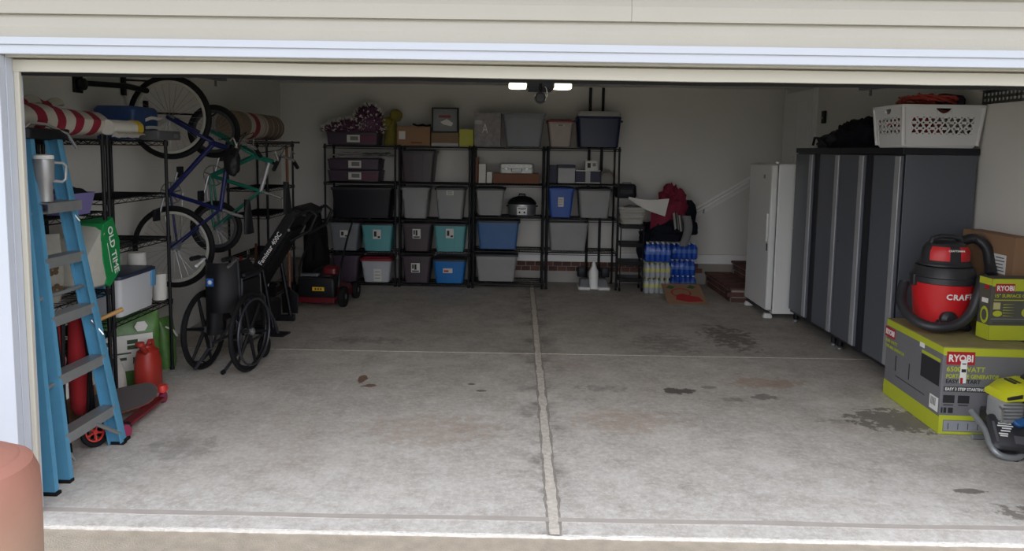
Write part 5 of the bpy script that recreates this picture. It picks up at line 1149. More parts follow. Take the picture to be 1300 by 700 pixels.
# ------------------------------------------------------------------ lawn mower
lm = root('lawn_mower', 'red and black push lawn mower with a yellow warning label', 'lawn mower', (-2.33, 4.96, 0), -4)
MRED = mat('mower_red', rgb(98, 18, 26), 0.4)
G().loft([(0.07, 0.50, 0.56, 0.12), (0.085, 0.52, 0.58, 0.13), (0.16, 0.51, 0.56, 0.13), (0.19, 0.44, 0.48, 0.12), (0.21, 0.36, 0.40, 0.1)]).build('deck', MRED, lm)
G().prism([(-0.21, 0.05), (0.20, 0.05), (0.20, 0.115), (-0.21, 0.115)], -0.325, -0.29).build('rear_skirt', MRED, lm, smooth=False, bevel=0.006)
G().loft([(0.115, 0.40, 0.10, 0.02), (0.13, 0.42, 0.11, 0.03), (0.30, 0.41, 0.10, 0.03), (0.325, 0.38, 0.09, 0.03)], M=T(0, -0.29, 0)).build('rear_discharge_door', BLACK, lm)
patch('yellow_label', mat('warning_yellow', rgb(222, 180, 40), 0.5), lm, (0.03, -0.3455, 0.21), (1, 0, 0), (0, 0, 1), 0.13, 0.04, 0.003)
for i in range(3): patch('label_print', INK, lm, (0.0+0.03*i, -0.3488, 0.21), (1, 0, 0), (0, 0, 1), 0.018, 0.02, 0.0008)
G().loft([(0.21, 0.26, 0.28, 0.08), (0.26, 0.28, 0.30, 0.09), (0.34, 0.27, 0.29, 0.09), (0.38, 0.2, 0.22, 0.08), (0.40, 0.14, 0.16, 0.06)]).build('engine_cover', BLACK, lm)
G().loft([(0.33, 0.14, 0.16, 0.03), (0.35, 0.17, 0.2, 0.04), (0.40, 0.16, 0.19, 0.04), (0.425, 0.12, 0.14, 0.03)], M=T(0.09, -0.07, 0)).build('red_engine_cap', MRED, lm)
G().box(-0.19, 0.0, -0.27, -0.20, 0.33, 0.36).build('handle_bracket', STEEL, lm, bevel=0.004)
for sx_, sy_, R in ((-1, -1, 0.115), (1, -1, 0.115), (-1, 1, 0.10), (1, 1, 0.10)):
    A = T(sx_*0.275, sy_*0.24, R) @ RY(90)
    t_ = G().lathe([(R*0.6, -0.028), (R*0.96, -0.028), (R, -0.018), (R, 0.018), (R*0.96, 0.028), (R*0.6, 0.028)], 26, A).build('wheel', RUBBER, lm); G().lathe([(0.012, -0.032), (R*0.6, -0.02), (R*0.6, 0.02), (0.012, 0.032)], 20, A).build('hub_cap', STEEL, t_)
for s in (-1, 1): G().tube([(s*0.22, -0.24, 0.22), (s*0.23, -0.20, 0.42), (s*0.22, 0.10, 0.72), (s*0.20, 0.34, 0.86)], 0.012, 8).build('handle_tube', BLKMETAL, lm)
G().tube([(-0.20, 0.34, 0.86), (-0.18, 0.40, 0.89), (0.18, 0.40, 0.89), (0.20, 0.34, 0.86)], 0.013, 8).build('handle_grip', RUBBER, lm)
# large black bag behind the mower
bb = root('black_sack', 'bulky black bag behind the treadmill handles', 'bag', (-2.86, 5.02, 0.0), 0)
bb.location = (-2.62, 5.62, 0.0)
G().blob(0.15, 0.2, 0.95, 0.12, 3, 31, p=3).build('sack', mat('black_film', rgb(18, 18, 22), 0.75, spec=0.2, bump=0.4, bscale=14), bb)
G().blob(0.05, 0.06, 0.1, 0.1, 3, 32, M=T(0, 0, 0.93)).build('tied_neck', mat('black_film', rgb(28, 28, 32), 0.4), bb)
# bicycle-parts: helmet style items near treadmill are kept as a low rack of tools
tr = root('tool_tote', 'dark open tote of hand tools beside the folded treadmill', 'tool tote', (-2.90, 4.28, 0), 0)
G().loft([(0, 0.30, 0.36, 0.03), (0.3, 0.34, 0.42, 0.03), (0.3, 0.32, 0.40, 0.03), (0.05, 0.28, 0.34, 0.03)]).build('tote_body', BLK2, tr)
G().tube([(0, -0.2, 0.29), (0, -0.17, 0.44), (0, 0.17, 0.44), (0, 0.2, 0.29)], 0.014, 8).build('tote_handle', BLACK, tr)
for i in range(5):
    a = -0.1+0.05*i; G().tube([(a, 0.03*i-0.06, 0.12), (a*1.3+0.03, 0.05*i-0.1, 0.62+0.06*((i*7) % 3))], 0.014, 8).build('tool_handle', (RED, CHROME, mat('brown_wood', rgb(120, 78, 54), 0.7))[i % 3], tr)

# ------------------------------------------------------------------ terracotta planter by the door
pt = root('terracotta_pot', 'faded terracotta coloured rounded pot outside by the white door trim', 'pot', (-1.975, -1.0, -0.026), 0)
TERR = mat('faded_terracotta', rgb(158, 108, 94), 0.65, var=0.18, scale=4.5, bump=0.1)
def fade(m):
    # sun-bleached: sandy towards the foot, reddish at the top
    nt = m.node_tree; b = nt.nodes['Principled BSDF']; src = b.inputs['Base Color'].links[0].from_socket
    tc = nt.nodes.new('ShaderNodeTexCoord'); sp = nt.nodes.new('ShaderNodeSeparateXYZ'); nt.links.new(tc.outputs['Object'], sp.inputs[0])
    mr = nt.nodes.new('ShaderNodeMapRange'); mr.inputs[1].default_value = 0.25; mr.inputs[2].default_value = 0.72; nt.links.new(sp.outputs['Z'], mr.inputs[0])
    mx = nt.nodes.new('ShaderNodeMix'); mx.data_type = 'RGBA'; nt.links.new(mr.outputs[0], mx.inputs[0]); mx.inputs[6].default_value = (*rgb(164, 146, 126), 1); nt.links.new(src, mx.inputs[7]); nt.links.new(mx.outputs[2], b.inputs['Base Color'])
fade(TERR)
G().lathe([(0.20, 0), (0.225, 0.01), (0.232, 0.3), (0.236, 0.6), (0.232, 0.68), (0.215, 0.725), (0.18, 0.745)], 48).build('pot_body', TERR, pt)
G().lathe([(0.179, 0.745), (0.17, 0.752), (0.03, 0.756)], 48).build('pot_top', TERR, pt)
# ------------------------------------------------------------------ refrigerator
ENAM = mat('white_enamel', rgb(226, 226, 224), 0.35, var=0.03, scale=3)
fz = root('refrigerator', 'white upright freezer between the cabinets and brick steps', 'refrigerator', (2.46, 4.46, 0), 0)
G().box(0.075, 0.70, 0.0, 0.74, 0.05, 1.64).build('cabinet_body', ENAM, fz, bevel=0.012)
dr = G().box(0.0, 0.068, 0.0, 0.74, 0.09, 1.63).build('door', ENAM, fz, bevel=0.016)
G().box(0.066, 0.077, 0.012, 0.728, 0.10, 1.62).build('door_gasket', mat('grey_gasket', rgb(90, 90, 92), 0.7), fz, smooth=False)
G().box(-0.022, 0.0, 0.03, 0.07, 0.82, 1.12).build('handle', ENAM, dr, bevel=0.008); G().box(-0.004, 0.0, 0.035, 0.065, 0.72, 0.80).build('lock_plate', INK, dr, bevel=0.002)
patch('badge', STEEL, dr, (-0.0002, 0.22, 1.50), (0, -1, 0), (0, 0, 1), 0.05, 0.04, 0.003)
for y in (0.05, 0.69): G().loft([(0, 0.09, 0.05, 0.02), (0.02, 0.1, 0.06, 0.02), (0.05, 0.07, 0.05, 0.02)], M=T(0.04, y, 0)).build('foot', WHITE, fz)
g = G()
for i in range(4): g.box(0.01, 0.02, 0.06, 0.68, 0.055+0.008*i, 0.059+0.008*i)
g.build('toe_grille', mat('grey_gasket', rgb(90, 90, 92), 0.7), fz, smooth=False)
G().box(0.60, 0.68, 0.04, 0.1, 0.0, 0.05).build('rear_foot', WHITE, fz); G().lathe([(0.02, 0), (0.02, 0.02)], 12, T(0.07, 0.05, 1.641)).build('hinge', ENAM, fz)

# ------------------------------------------------------------------ tall garage cabinets
CG = mat('graphite_cabinet_paint', rgb(92, 96, 104), 0.42, var=0.05, scale=3); CB = mat('black_cabinet_frame', rgb(26, 28, 36), 0.45); HS = mat('brushed_aluminium_strip', rgb(178, 180, 184), 0.45, 0.35)
def cabinet(label, y0, y1):
    r = root('garage_cabinet', label, 'cabinet', (2.68, y0, 0), 0, 'tall graphite cabinets on the right wall'); W = y1-y0; H = 1.755
    G().box(0.025, 0.555, 0.0, W, 0.10, H).build('carcass', CG, r, smooth=False, bevel=0.004)
    G().box(0.02, 0.0245, 0.0, W, 0.10, H).build('front_frame', CB, r, smooth=False)
    G().box(-0.005, 0.565, -0.012 if y0 < 3 else 0.0, W, H+0.001, H+0.05).build('top_cap', CB, r, smooth=False, bevel=0.004)
    m = W/2; gap = 0.08
    for a, b, hy in ((0.012, m-gap, 0), (m+gap, W-0.006, 1)):
        d = G().box(0.0, 0.0195, a, b, 0.13, H-0.01).build('door', CG, r, smooth=False, bevel=0.003)
        e = a if hy == 0 else a
        G().box(-0.012, -0.0003, a+0.004, a+0.075, 0.135, H-0.015).build('handle_strip', HS, d, smooth=False, bevel=0.003)
        G().lathe([(0.010, 0), (0.010, 0.006)], 12, T(-0.006, b-0.03, 0.98) @ RY(90)).build('lock', CHROME, d)
    for y in (0.06, W-0.06):
        for x in (0.06, 0.5):
            f_ = G().cyl((x, y, 0.03), (x, y, 0.10), 0.024, 14).build('leg', BLACK, r); G().lathe([(0.02, 0), (0.03, 0.006), (0.03, 0.02), (0.018, 0.03)], 14, T(x, y, 0)).build('levelling_foot', STEEL, f_)
    return r
cabinet('tall graphite cabinet next to the white freezer', 3.345, 4.40)
cabinet('tall graphite cabinet under the laundry basket', 2.28, 3.335)
# dark clothing on the cabinets
dc = root('dark_blanket_pile', 'pile of dark navy clothing and bags on top of the cabinets', 'clothes', (2.95, 3.55, 1.806), 0)
G().blob(0.22, 0.52, 0.26, 0.24, 4, 41, nu=56, nv=28, M=T(0.02, -0.12, 0)).build('blanket', DKC, dc); G().blob(0.2, 0.26, 0.17, 0.2, 4, 42, M=T(0, 0.42, 0)).build('folded_bag', mat('charcoal_cloth', rgb(44, 45, 54), 0.9, bump=0.3, bscale=12), dc)
G().tube([(-0.2, 0.25, 0.02), (-0.21, 0.4, 0.09), (-0.19, 0.6, 0.1), (-0.18, 0.66, 0.03)], 0.012, 8).build('strap', BLACK, dc)

# ------------------------------------------------------------------ laundry basket with cords
lbk = root('laundry_basket', 'white plastic laundry basket with rows of triangular holes', 'laundry basket', (2.945, 2.475, 1.806), 0)
BW = mat('basket_white', rgb(220, 220, 222), 0.4, var=0.02)
W0, D0, W1, D1, Hb = 0.54, 0.40, 0.595, 0.45, 0.31
# perforated walls: build panels with real openings
def hole_wall(p00, p10, p01, p11, cols, z0, z1, rows, grip=True):
    # quad wall in (u,v); triangular holes in a grid via per-cell n-gon strips
    P = lambda u, v: (Vector(p00).lerp(Vector(p10), u)).lerp(Vector(p01).lerp(Vector(p11), u), v)
    g = G(); us = 0.10; ue = 0.90; cw = (ue-us)/cols; vs_ = [0.28+0.145*i for i in range(rows+1)]
    def quad(u0, u1, v0, v1): g.add([P(u0, v0), P(u1, v0), P(u1, v1), P(u0, v1)], [(0, 1, 2, 3)])
    quad(0, us, 0, 1); quad(ue, 1, 0, 1); quad(us, ue, 0, vs_[0])
    vt = vs_[-1]
    if grip:
        a, b = 0.40, 0.60; va, vb = vt+0.09, vt+0.22
        quad(us, a, vt, 1); quad(b, ue, vt, 1); quad(a, b, vb, 1); quad(a, b, vt, va)
        n = 8
        for i in range(n):
            u0 = a+(b-a)*i/n; u1 = a+(b-a)*(i+1)/n
            f = lambda u: va+(vb-va)*((2*(u-a)/(b-a)-1)**2)
            g.add([P(u0, va), P(u1, va), P(u1, f(u1)), P(u0, f(u0))], [(0, 1, 2, 3)])
    else: quad(us, ue, vt, 1)
    for i in range(cols):
        for j in range(rows):
            u0, u1, v0, v1 = us+cw*i, us+cw*(i+1), vs_[j], vs_[j+1]
            cu, cv = (u0+u1)/2, (v0+v1)/2; up = (i+j) % 2 == 0
            hu, hv = cw*0.42, (v1-v0)*0.42; n = 12; hole = []; rim = []
            for k in range(n):
                a = 2*PI*k/n+PI/2; rr = 0.80+0.2*math.cos(3*(a-(PI/2 if up else -PI/2)))
                hole.append((cu+hu*rr*math.cos(a), cv+hv*rr*math.sin(a)))
                c, s = math.cos(a), math.sin(a); t = 1/max(abs(c), abs(s)); rim.append((cu+(u1-u0)/2*c*t, cv+(v1-v0)/2*s*t))
            g.add([P(*q) for q in hole]+[P(*q) for q in rim], [(k, n+k, n+(k+1) % n, (k+1) % n) for k in range(n)])
    return g
def corners(w, d, z): return [(-w/2, -d/2, z), (w/2, -d/2, z), (w/2, d/2, z), (-w/2, d/2, z)]
B_, T_ = corners(W0, D0, 0.02), corners(W1, D1, Hb)
for i, (c, nm) in enumerate(((10, 'front_wall'), (6, 'side_wall'), (10, 'rear_wall'), (6, 'side_wall'))):
    j = (i+1) % 4
    o = hole_wall(B_[i], B_[j], T_[i], T_[j], c, 0, 0, 3).build(nm, BW, lbk, smooth=False)
    so = o.modifiers.new('thick', 'SOLIDIFY'); so.thickness = 0.005; so.offset = -1
G().loft([(0, W0-0.03, D0-0.03, 0.03), (0.0, W0-0.01, D0-0.01, 0.04), (0.02, W0+0.004, D0+0.004, 0.02), (0.022, W0-0.02, D0-0.02, 0.02), (0.008, W0-0.03, D0-0.03, 0.02)]).build('base', BW, lbk)
g = G(); R = []
for (z, w_, d_) in ((Hb-0.012, W1+0.004, D1+0.004), (Hb-0.014, W1+0.035, D1+0.035), (Hb+0.006, W1+0.035, D1+0.035), (Hb+0.008, W1-0.004, D1-0.004), (Hb-0.006, W1-0.010, D1-0.010)): R.append([(x, y, z) for x, y in rrect(w_, d_, 0.035, 5)])
g.rings(R, cap=False); g.build('rim', BW, lbk)
for c in range(4):
    p, q = Vector(B_[c]), Vector(T_[c]); G().tube([p, q], [0.016, 0.014], 10).build('corner', BW, lbk)
cd = root('extension_cords', 'tangled orange red extension cords heaped in the laundry basket', 'cords', (2.93, 2.48, 1.832), 0)
CORD = mat('orange_red_cord', rgb(176, 66, 58), 0.6); random.seed(5)
for k in range(14):
    pts = []; ph = random.uniform(0, 6); cx, cy = random.uniform(-0.10, 0.06), random.uniform(-0.06, 0.06); R_ = random.uniform(0.09, 0.14); zt = 0.14+0.0175*k
    tl = random.uniform(-0.25, 0.25)
    for i in range(40):
        a = ph+i*0.36; r_ = R_*(1+0.12*math.sin(i*0.9+k)); x = cx+r_*1.15*math.cos(a); y = cy+r_*0.95*math.sin(a)
        pts.append((x, y, zt+tl*x*0.5+0.012*math.sin(i*1.3+k)))
    G().tube(pts, 0.0065, 6).build('cord_loop', CORD, cd)
G().cyl((0, 0, 0.0), (0, 0, 0.12), 0.12, 18, 0.16).build('cord_bundle', CORD, cd)
G().tube([(-0.02, -0.05, 0.33), (-0.05, -0.06, 0.36), (-0.09, -0.06, 0.385)], 0.0065, 6).build('cord_end', CORD, cd)
bx = root('dark_pouch', 'dark plum pouch resting on cords at the basket end', 'pouch', (3.10, 2.60, 2.10), 0)
bx.location = (3.12, 2.50, 2.10)
G().loft([(0, 0.16, 0.10, 0.02), (0.02, 0.19, 0.13, 0.03), (0.09, 0.19, 0.12, 0.03), (0.115, 0.16, 0.09, 0.03)], M=RY(6)).build('pouch', mat('plum_dark_cloth', rgb(58, 46, 66), 0.8), bx); G().box(-0.06, 0.06, -0.064, -0.058, 0.06, 0.066).build('zip', BLACK, bx)

# ------------------------------------------------------------------ generator carton
LIME = mat('lime_print', rgb(186, 194, 48), 0.6, var=0.06); GRYP = mat('grey_carton_print', rgb(116, 116, 120), 0.65, var=0.12, scale=3); DKP = mat('charcoal_print', rgb(66, 66, 68), 0.65); REDB = mat('brand_red', rgb(176, 30, 42), 0.55)
gx = root('generator_carton', 'large grey and lime generator carton on the floor', 'carton', (2.492, 1.265, 0), -3.0)
GW, GD, GH = 0.58, 0.80, 0.565
G().box(0.004, GW-0.004, 0.004, GD-0.004, 0, GH-0.004).build('carton_body', GRYP, gx, smooth=False, bevel=0.006)
for s in (0, 1): G().box(0.002, GW-0.002, 0.002+s*GD/2+0.001*s, GD/2-0.001+s*(GD/2-0.001), GH-0.004, GH).build('top_flap', mat('lime_brown_flap', rgb(150, 140, 96), 0.75, var=0.3, scale=10), gx, smooth=False)
def band(nm, m, face, a0, a1, z0, z1, th=0.0012):
    if face == 'f': return patch(nm, m, gx, ((a0+a1)/2, 0.0035, (z0+z1)/2), *FRONT, a1-a0, z1-z0, th)
    return patch(nm, m, gx, (0.0035, (a0+a1)/2, (z0+z1)/2), *LEFTF, a1-a0, z1-z0, th)
band('lime_band', LIME, 'f', 0.004, GW-0.004, GH-0.055, GH-0.006); band('lime_band', LIME, 'l', 0.004, GD-0.004, GH-0.05, GH-0.006)
band('lime_band', LIME, 'l', 0.004, GD-0.004, 0.005, 0.115); band('lime_band', LIME, 'f', 0.004, GW-0.004, 0.095, 0.125); band('lime_band', LIME, 'f', 0.004, GW-0.004, 0.004, 0.02); band('lime_band', LIME, 'f', 0.004, 0.03, 0.02, 0.095)
band('brand_panel', REDB, 'f', 0.025, 0.195, 0.452, 0.535, 0.0018)
Yf = 0.0012
text('lettering', 'RYOBI', 0.062, LETTER, gx, (0.035, Yf, 0.472), bold=0.03, wide=0.86)
text('lettering', '6500 WATT', 0.045, LIME, gx, (0.028, Yf+0.0008, 0.408), bold=0.015); text('lettering', 'PORTABLE GENERATOR', 0.036, LIME, gx, (0.028, Yf+0.0008, 0.366), bold=0.02, wide=0.82); text('lettering', 'EASY 2 START', 0.034, INK, gx, (0.028, Yf+0.0008, 0.333), bold=0.02)
band('dark_strip', DKP, 'f', 0.02, 0.30, 0.278, 0.312); text('lettering', 'EASY 3 STEP STARTING', 0.026, LETTER, gx, (0.028, Yf, 0.287), bold=0.02, wide=0.9)
for i in range(2):
    band('photo_print', INK, 'f', 0.02+0.09*i, 0.09+0.09*i, 0.205, 0.255); band('photo_caption', DKP, 'f', 0.025+0.09*i, 0.085+0.09*i, 0.188, 0.196)
for i, (a, b) in enumerate(((0.012, 0.022), (0.028, 0.045), (0.055, 0.085))): band('icon_print', INK, 'f', a, b, 0.140, 0.175)
band('grey_strip', mat('pale_grey_print', rgb(150, 152, 158), 0.65), 'f', 0.035, GW-0.01, 0.024, 0.09)
for i in range(6): band('grid_mark', DKP, 'f', 0.06+0.06*i, 0.065+0.06*i, 0.035, 0.075, 0.0016)
sh_ = band('shipping_label', LETTER, 'f', 0.112, 0.150, 0.335, 0.485, 0.0032); band('label_red', REDB, 'f', 0.114, 0.130, 0.335, 0.370, 0.0036); band('label_black', INK, 'f', 0.118, 0.146, 0.405, 0.425, 0.0036); band('label_black', INK, 'f', 0.120, 0.144, 0.455, 0.462, 0.0036)
# left face
Xl = 0.0012
band('brand_panel', REDB, 'l', 0.66, 0.815, 0.435, 0.505, 0.0018); text('lettering', 'RYOBI', 0.055, LETTER, gx, (Xl, 0.805, 0.452), (0, -1, 0), (0, 0, 1), bold=0.03, wide=0.86)
text('lettering', '6500 WATT', 0.036, LIME, gx, (Xl+0.0008, 0.805, 0.395), (0, -1, 0), (0, 0, 1)); text('lettering', 'PORTABLE GENERATOR', 0.032, LIME, gx, (Xl+0.0008, 0.805, 0.358), (0, -1, 0), (0, 0, 1), wide=0.85)
band('photo_print', INK, 'l', 0.03, 0.27, 0.30, 0.45); band('photo_header', LIME, 'l', 0.03, 0.27, 0.455, 0.475); band('barcode_label', LETTER, 'l', 0.025, 0.13, 0.135, 0.225, 0.0018)
for i in range(5): band('barcode_bar', INK, 'l', 0.055+0.013*i, 0.061+0.013*i, 0.165, 0.215, 0.0022)
for a in (0.42, 0.62): band('rule_print', INK, 'l', a, a+0.012, 0.22, 0.33)
band('rule_print', DKP, 'l', 0.2, 0.62, 0.185, 0.192); band('white_tab', LETTER, 'l', 0.24, 0.30, GH-0.075, GH-0.045, 0.0026)

# ------------------------------------------------------------------ tall brown carton by the wall
bcx = carton('cardboard_box', 'tall brown carton against the right wall behind the wet vacuum', 'box', 3.12, 3.25, 1.62, 2.20, 0.0, 1.215, CARD)
patch('shipping_label', LETTER, bcx, (-0.0652, -0.14, 1.02), *LEFTF, 0.15, 0.13)
for i in range(5): patch('label_print', INK, bcx, (-0.0665, -0.15, 0.975+0.022*i), *LEFTF, 0.10-0.015*(i % 3), 0.006)
# ------------------------------------------------------------------ surface cleaner carton
sx_ = root('surface_cleaner_carton', 'lime and charcoal carton standing on the generator carton', 'carton', (2.862, 1.42, GH+0.003), 2)
SW, SDp, SH = 0.36, 0.13, 0.405
CHP = mat('charcoal_carton', rgb(84, 84, 76), 0.6)
G().box(0.003, SW-0.003, 0.003, SDp-0.003, 0, SH).build('carton_body', CHP, sx_, smooth=False, bevel=0.004)
def sp_(nm, m, a0, a1, z0, z1, th=0.0012): return patch(nm, m, sx_, ((a0+a1)/2, 0.0028, (z0+z1)/2), *FRONT, a1-a0, z1-z0, th)
def sl_(nm, m, a0, a1, z0, z1, th=0.0012): return patch(nm, m, sx_, (0.0028, (a0+a1)/2, (z0+z1)/2), *LEFTF, a1-a0, z1-z0, th)
sp_('lime_band', LIME, 0.004, SW-0.004, 0.004, 0.10); sp_('lime_band', LIME, 0.004, SW-0.004, 0.355, SH-0.002); sp_('lime_band', LIME, 0.15, SW-0.004, 0.325, 0.355); sl_('lime_band', LIME, 0.004, SDp-0.004, 0.004, 0.10); sl_('lime_band', LIME, 0.004, SDp-0.004, 0.36, SH-0.002)
sp_('brand_panel', REDB, 0.025, 0.152, 0.318, 0.372, 0.002); text('lettering', 'RYOBI', 0.046, LETTER, sx_, (0.033, 0.0002, 0.328), bold=0.03, wide=0.88)
text('lettering', '15" SURFACE CLEANER', 0.030, LIME, sx_, (0.022, 0.0012, 0.284), bold=0.02); sp_('small_print', LIME, 0.022, 0.30, 0.263, 0.269)
sp_('photo_print', mat('pale_lime_print', rgb(190, 186, 130), 0.6), 0.02, 0.065, 0.205, 0.25); G().lathe([(0.03, 0), (0.03, 0.0012)], 20, T(0.05, 0.0028, 0.178) @ RX(90) @ Matrix.Diagonal((1, 0.65, 1, 1))).build('photo_print', LIME, sx_)
G().lathe([(0.028, 0), (0.028, 0.0012)], 20, T(0.235, 0.0028, 0.185) @ RX(90)).build('photo_print', LIME, sx_)
for i in range(5): G().prism([(0.085, 0.235-0.018*i), (0.16, 0.24-0.02*i), (0.085, 0.239-0.018*i)], 0.0012, 0.0028).build('leader_mark', LIME, sx_, smooth=False)
sp_('rule_print', mat('pale_grey_print', rgb(150, 152, 158), 0.65), 0.01, SW-0.01, 0.142, 0.145); sp_('rule_print', DKP, 0.02, 0.34, 0.115, 0.122)
sl_('red_print', REDB, 0.03, 0.07, 0.33, 0.36); sl_('white_print', LETTER, 0.03, 0.09, 0.24, 0.27); G().torus(0.035, 0.008, T(0.003, 0.06, 0.16) @ RY(90) @ Matrix.Diagonal((1.3, 0.9, 0.2, 1)), 20, 5).build('lime_ring_print', LIME, sx_)

# ------------------------------------------------------------------ wet and dry vacuum
vc = root('shop_vacuum', 'red and black wet dry vacuum with a thick black hose', 'vacuum', (2.78, 1.82, GH+0.003), 0); vc.scale = (1.05, 1.05, 1.03)
VRED = mat('vacuum_red', rgb(206, 34, 40), 0.38, var=0.04); VBLK = mat('vacuum_black', rgb(46, 46, 50), 0.42)
G().lathe([(0.150, 0.035), (0.160, 0.04), (0.178, 0.20), (0.188, 0.305)], 40).build('drum', VRED, vc)
G().lathe([(0.185, 0.306), (0.200, 0.31), (0.200, 0.345), (0.192, 0.35), (0.178, 0.40), (0.17, 0.415), (0.10, 0.42)], 40).build('collar', VBLK, vc)
G().lathe([(0.165, 0.421), (0.165, 0.432), (0.148, 0.45), (0.14, 0.53), (0.115, 0.565), (0.06, 0.58)], 32, Matrix.Diagonal((1, 0.85, 1, 1))).build('motor_head', VBLK, vc)
for s in (-1, 1):
    R = []
    for i in range(7):
        a = math.radians(-90+s*38+(i-3)*8); R.append([(rr*math.cos(a), 0.85*rr*math.sin(a), z) for rr, z in ((0.143, 0.455), (0.150, 0.458), (0.149, 0.52), (0.130, 0.55), (0.123, 0.55))])
    G().rings(R).build('red_vent', VRED, vc)
text('lettering', 'CRAFTSMAN', 0.018, LETTER, vc, (0.0, -0.129, 0.522), (1, 0, 0), (0, 0.25, 1), bold=0.02, align='CENTER')
# lettering wrapped on the drum, letter by letter
lets = 'CRAFTSMAN'; a0 = -107
for i, ch in enumerate(lets[:6]):
    a = math.radians(a0+i*11.5); n = Vector((math.cos(a), math.sin(a), 0)); rr = 0.1835
    text('lettering', ch, 0.05, LETTER, vc, (n.x*rr, n.y*rr, 0.215), (-n.y, n.x, 0), (n.x*0.08, n.y*0.08, 1), bold=0.03, align='CENTER', ext=0.002)
G().tube([(-0.10, 0.0, 0.56), (-0.09, 0, 0.595), (-0.04, 0, 0.61), (0.04, 0, 0.61), (0.09, 0, 0.595), (0.10, 0, 0.56)], 0.016, 10).build('carry_handle', VBLK, vc)
for s in (-1, 1): G().box(s*0.19-0.018, s*0.19+0.018, -0.025, 0.025, 0.28, 0.36).build('drum_latch', VBLK, vc, bevel=0.006)
for a in (-62, -118, 62, 118):
    c_, s_ = math.cos(math.radians(a)), math.sin(math.radians(a))
    G().loft([(0.022, 0.06, 0.06, 0.02), (0.04, 0.075, 0.075, 0.03), (0.075, 0.05, 0.05, 0.02)], M=T(c_*0.155, s_*0.155, 0)).build('caster_mount', VBLK, vc); G().lathe([(0.008, -0.012), (0.024, -0.012), (0.027, 0), (0.024, 0.012), (0.008, 0.012)], 16, T(c_*0.175, s_*0.175, 0.0275) @ RZ(a) @ RX(90)).build('caster', RUBBER, vc)
G().lathe([(0.052, 0), (0.052, 0.03), (0.035, 0.045), (0.03, 0.05)], 24, T(-0.045, -0.150, 0.085) @ RX(90)).build('hose_port', VBLK, vc)
# ribbed hose: from back of the head, over, down the right, round the front to the port
def catmull(P, n=10):
    P = [Vector(p) for p in P]; out = []
    for i in range(len(P)-1):
        p0, p1, p2, p3 = P[max(i-1, 0)], P[i], P[i+1], P[min(i+2, len(P)-1)]
        for k in range(n):
            t = k/n; out.append(0.5*((2*p1)+(-p0+p2)*t+(2*p0-5*p1+4*p2-p3)*t*t+(-p0+3*p1-3*p2+p3)*t**3))
    out.append(P[-1]); return out
hp = catmull([(0.10, 0.10, 0.50), (0.17, 0.12, 0.56), (0.25, 0.10, 0.585), (0.30, 0.05, 0.53), (0.30, 0.0, 0.42), (0.27, -0.06, 0.36)], 14)
G().tube(hp, [0.033+0.002*(k % 2) for k in range(len(hp))], 14).build('hose', VBLK, vc)
hp2 = catmull([(0.23, -0.05, 0.33), (0.14, -0.18, 0.36), (0.10, -0.228, 0.29), (0.045, -0.25, 0.15), (-0.05, -0.25, 0.065), (-0.18, -0.22, 0.045), (-0.25, -0.13, 0.075), (-0.265, -0.02, 0.14), (-0.235, 0.06, 0.21), (-0.20, 0.10, 0.28)], 14)
G().tube(hp2, [0.031+0.0018*(k % 2) for k in range(len(hp2))], 14).build('hose', VBLK, vc)

# ------------------------------------------------------------------ small engine unit at the right edge
en = root('pressure_washer_engine', 'lime and black gas engine unit with grey tube frame on the floor', 'engine unit', (2.665, 0.90, 0), 0); en.scale = (0.97, 0.97, 0.94)
TB = mat('grey_painted_tube', rgb(150, 154, 158), 0.35, 0.4)
G().tube(catmull([(-0.03, 0.28, 0.20), (-0.04, 0.12, 0.14), (-0.055, 0.03, 0.075), (-0.03, -0.02, 0.035), (0.06, -0.03, 0.022), (0.14, 0.0, 0.05), (0.26, 0.03, 0.125), (0.40, 0.05, 0.13), (0.50, 0.06, 0.13)], 8), 0.019, 12).build('frame_tube', TB, en)
G().tube([(0.0, 0.30, 0.019), (0.5, 0.30, 0.019)], 0.018, 10).build('frame_tube', TB, en); G().box(0.1, 0.5, 0.02, 0.30, 0.03, 0.045).build('skid_plate', TB, en)
for p in ((0.06, -0.02, 0.0), (0.12, 0.28, 0), (0.46, 0.28, 0), (0.46, 0.05, 0)): G().lathe([(0.02, 0), (0.022, 0.004), (0.016, 0.03)], 12, T(*p)).build('rubber_foot', RUBBER, en)
# slanted black panel, facing up and toward the camera
Mp = T(0.075, 0.05, 0.15) @ RZ(-14) @ RX(42)
G().loft([(-0.05, 0.22, 0.22, 0.03), (-0.04, 0.24, 0.24, 0.04), (0.0, 0.24, 0.24, 0.04), (0.012, 0.21, 0.21, 0.03)], M=Mp).build('control_panel', VBLK, en)
G().lathe([(0.034, 0.012), (0.036, 0.03), (0.028, 0.04)], 20, Mp @ T(0.05, 0.065, 0)).build('blue_cap', mat('blue_cap_plastic', rgb(38, 92, 150), 0.4), en)
for i, (u, v, w_) in enumerate(((-0.03, 0.05, 0.07), (-0.03, 0.034, 0.085), (-0.025, 0.018, 0.05), (-0.035, 0.0, 0.05), (-0.05, -0.02, 0.05), (-0.05, -0.034, 0.04))): G().box(u-w_/2, u+w_/2, v-0.004, v+0.004, 0.012, 0.0135, Mp).build('panel_print', LETTER, en, smooth=False)
G().box(0.0, 0.085, -0.085, -0.03, 0.011, 0.018, Mp).build('hatch', mat('dark_grey_case', rgb(86, 86, 90), 0.6), en, bevel=0.003)
G().box(-0.098, -0.083, -0.08, 0.06, 0.011, 0.016, Mp).build('side_strip', mat('dark_grey_case', rgb(86, 86, 90), 0.6), en)
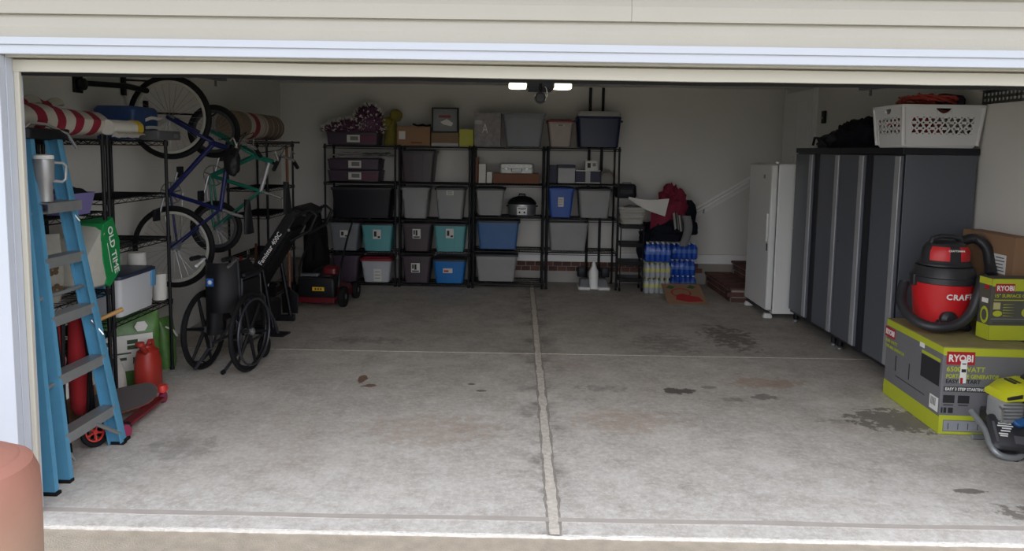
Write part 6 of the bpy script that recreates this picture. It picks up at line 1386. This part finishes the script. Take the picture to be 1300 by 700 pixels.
# engine block
G().box(0.05, 0.50, 0.08, 0.34, 0.10, 0.22).build('crankcase', VBLK, en, bevel=0.02)
G().loft([(0.20, 0.14, 0.16, 0.03), (0.215, 0.15, 0.18, 0.04), (0.32, 0.15, 0.18, 0.04), (0.335, 0.12, 0.15, 0.03)], M=T(0.10, 0.16, 0)).build('muffler', mat('cast_aluminium', rgb(168, 170, 172), 0.45, 0.3), en)
for i in range(5): G().box(0.028, 0.172, 0.066, 0.074, 0.225+0.022*i, 0.232+0.022*i).build('cooling_fin', STEEL, en)
G().tube([(0.02, 0.09, 0.30), (0.02, 0.062, 0.29), (0.02, 0.06, 0.22), (0.02, 0.10, 0.2)], 0.007, 8).build('guard_wire', CHROME, en)
G().box(0.18, 0.50, 0.06, 0.30, 0.20, 0.345).build('air_box', VBLK, en, bevel=0.02); patch('white_label', LETTER, en, (0.30, 0.0595, 0.265), *FRONT, 0.10, 0.06); patch('orange_print', mat('orange_print', rgb(214, 110, 40), 0.6), en, (0.30, 0.0578, 0.286), *FRONT, 0.10, 0.012)
R = []
for x, z0, z1, y0, y1 in ((0.035, 0.335, 0.345, 0.10, 0.26), (0.045, 0.335, 0.385, 0.07, 0.29), (0.10, 0.345, 0.425, 0.06, 0.30), (0.22, 0.35, 0.445, 0.05, 0.31), (0.36, 0.35, 0.44, 0.05, 0.31), (0.50, 0.35, 0.42, 0.05, 0.31)):
    R.append([(x, y0, z0), (x, y0+0.005, (z0+z1)/2), (x, y0+0.04, z1), (x, y1-0.04, z1), (x, y1-0.005, (z0+z1)/2), (x, y1, z0)])
G().rings(R).build('lime_cowl', mat('lime_plastic', rgb(206, 208, 40), 0.38), en)
G().prism([(0.13, 0.365), (0.045, 0.352), (0.045, 0.366), (0.13, 0.388)], 0.055, 0.068).build('cowl_badge', VBLK, en, smooth=False)
g = G(); g.loft([(0.44, 0.16, 0.16, 0.06), (0.46, 0.15, 0.15, 0.06), (0.475, 0.10, 0.10, 0.04)], M=T(0.30, 0.19, 0)); g.build('recoil_cap', VBLK, en)
for i in range(3): G().box(0.13+0.03*i, 0.145+0.03*i, 0.14, 0.24, 0.425, 0.44).build('cowl_vent', VBLK, en)
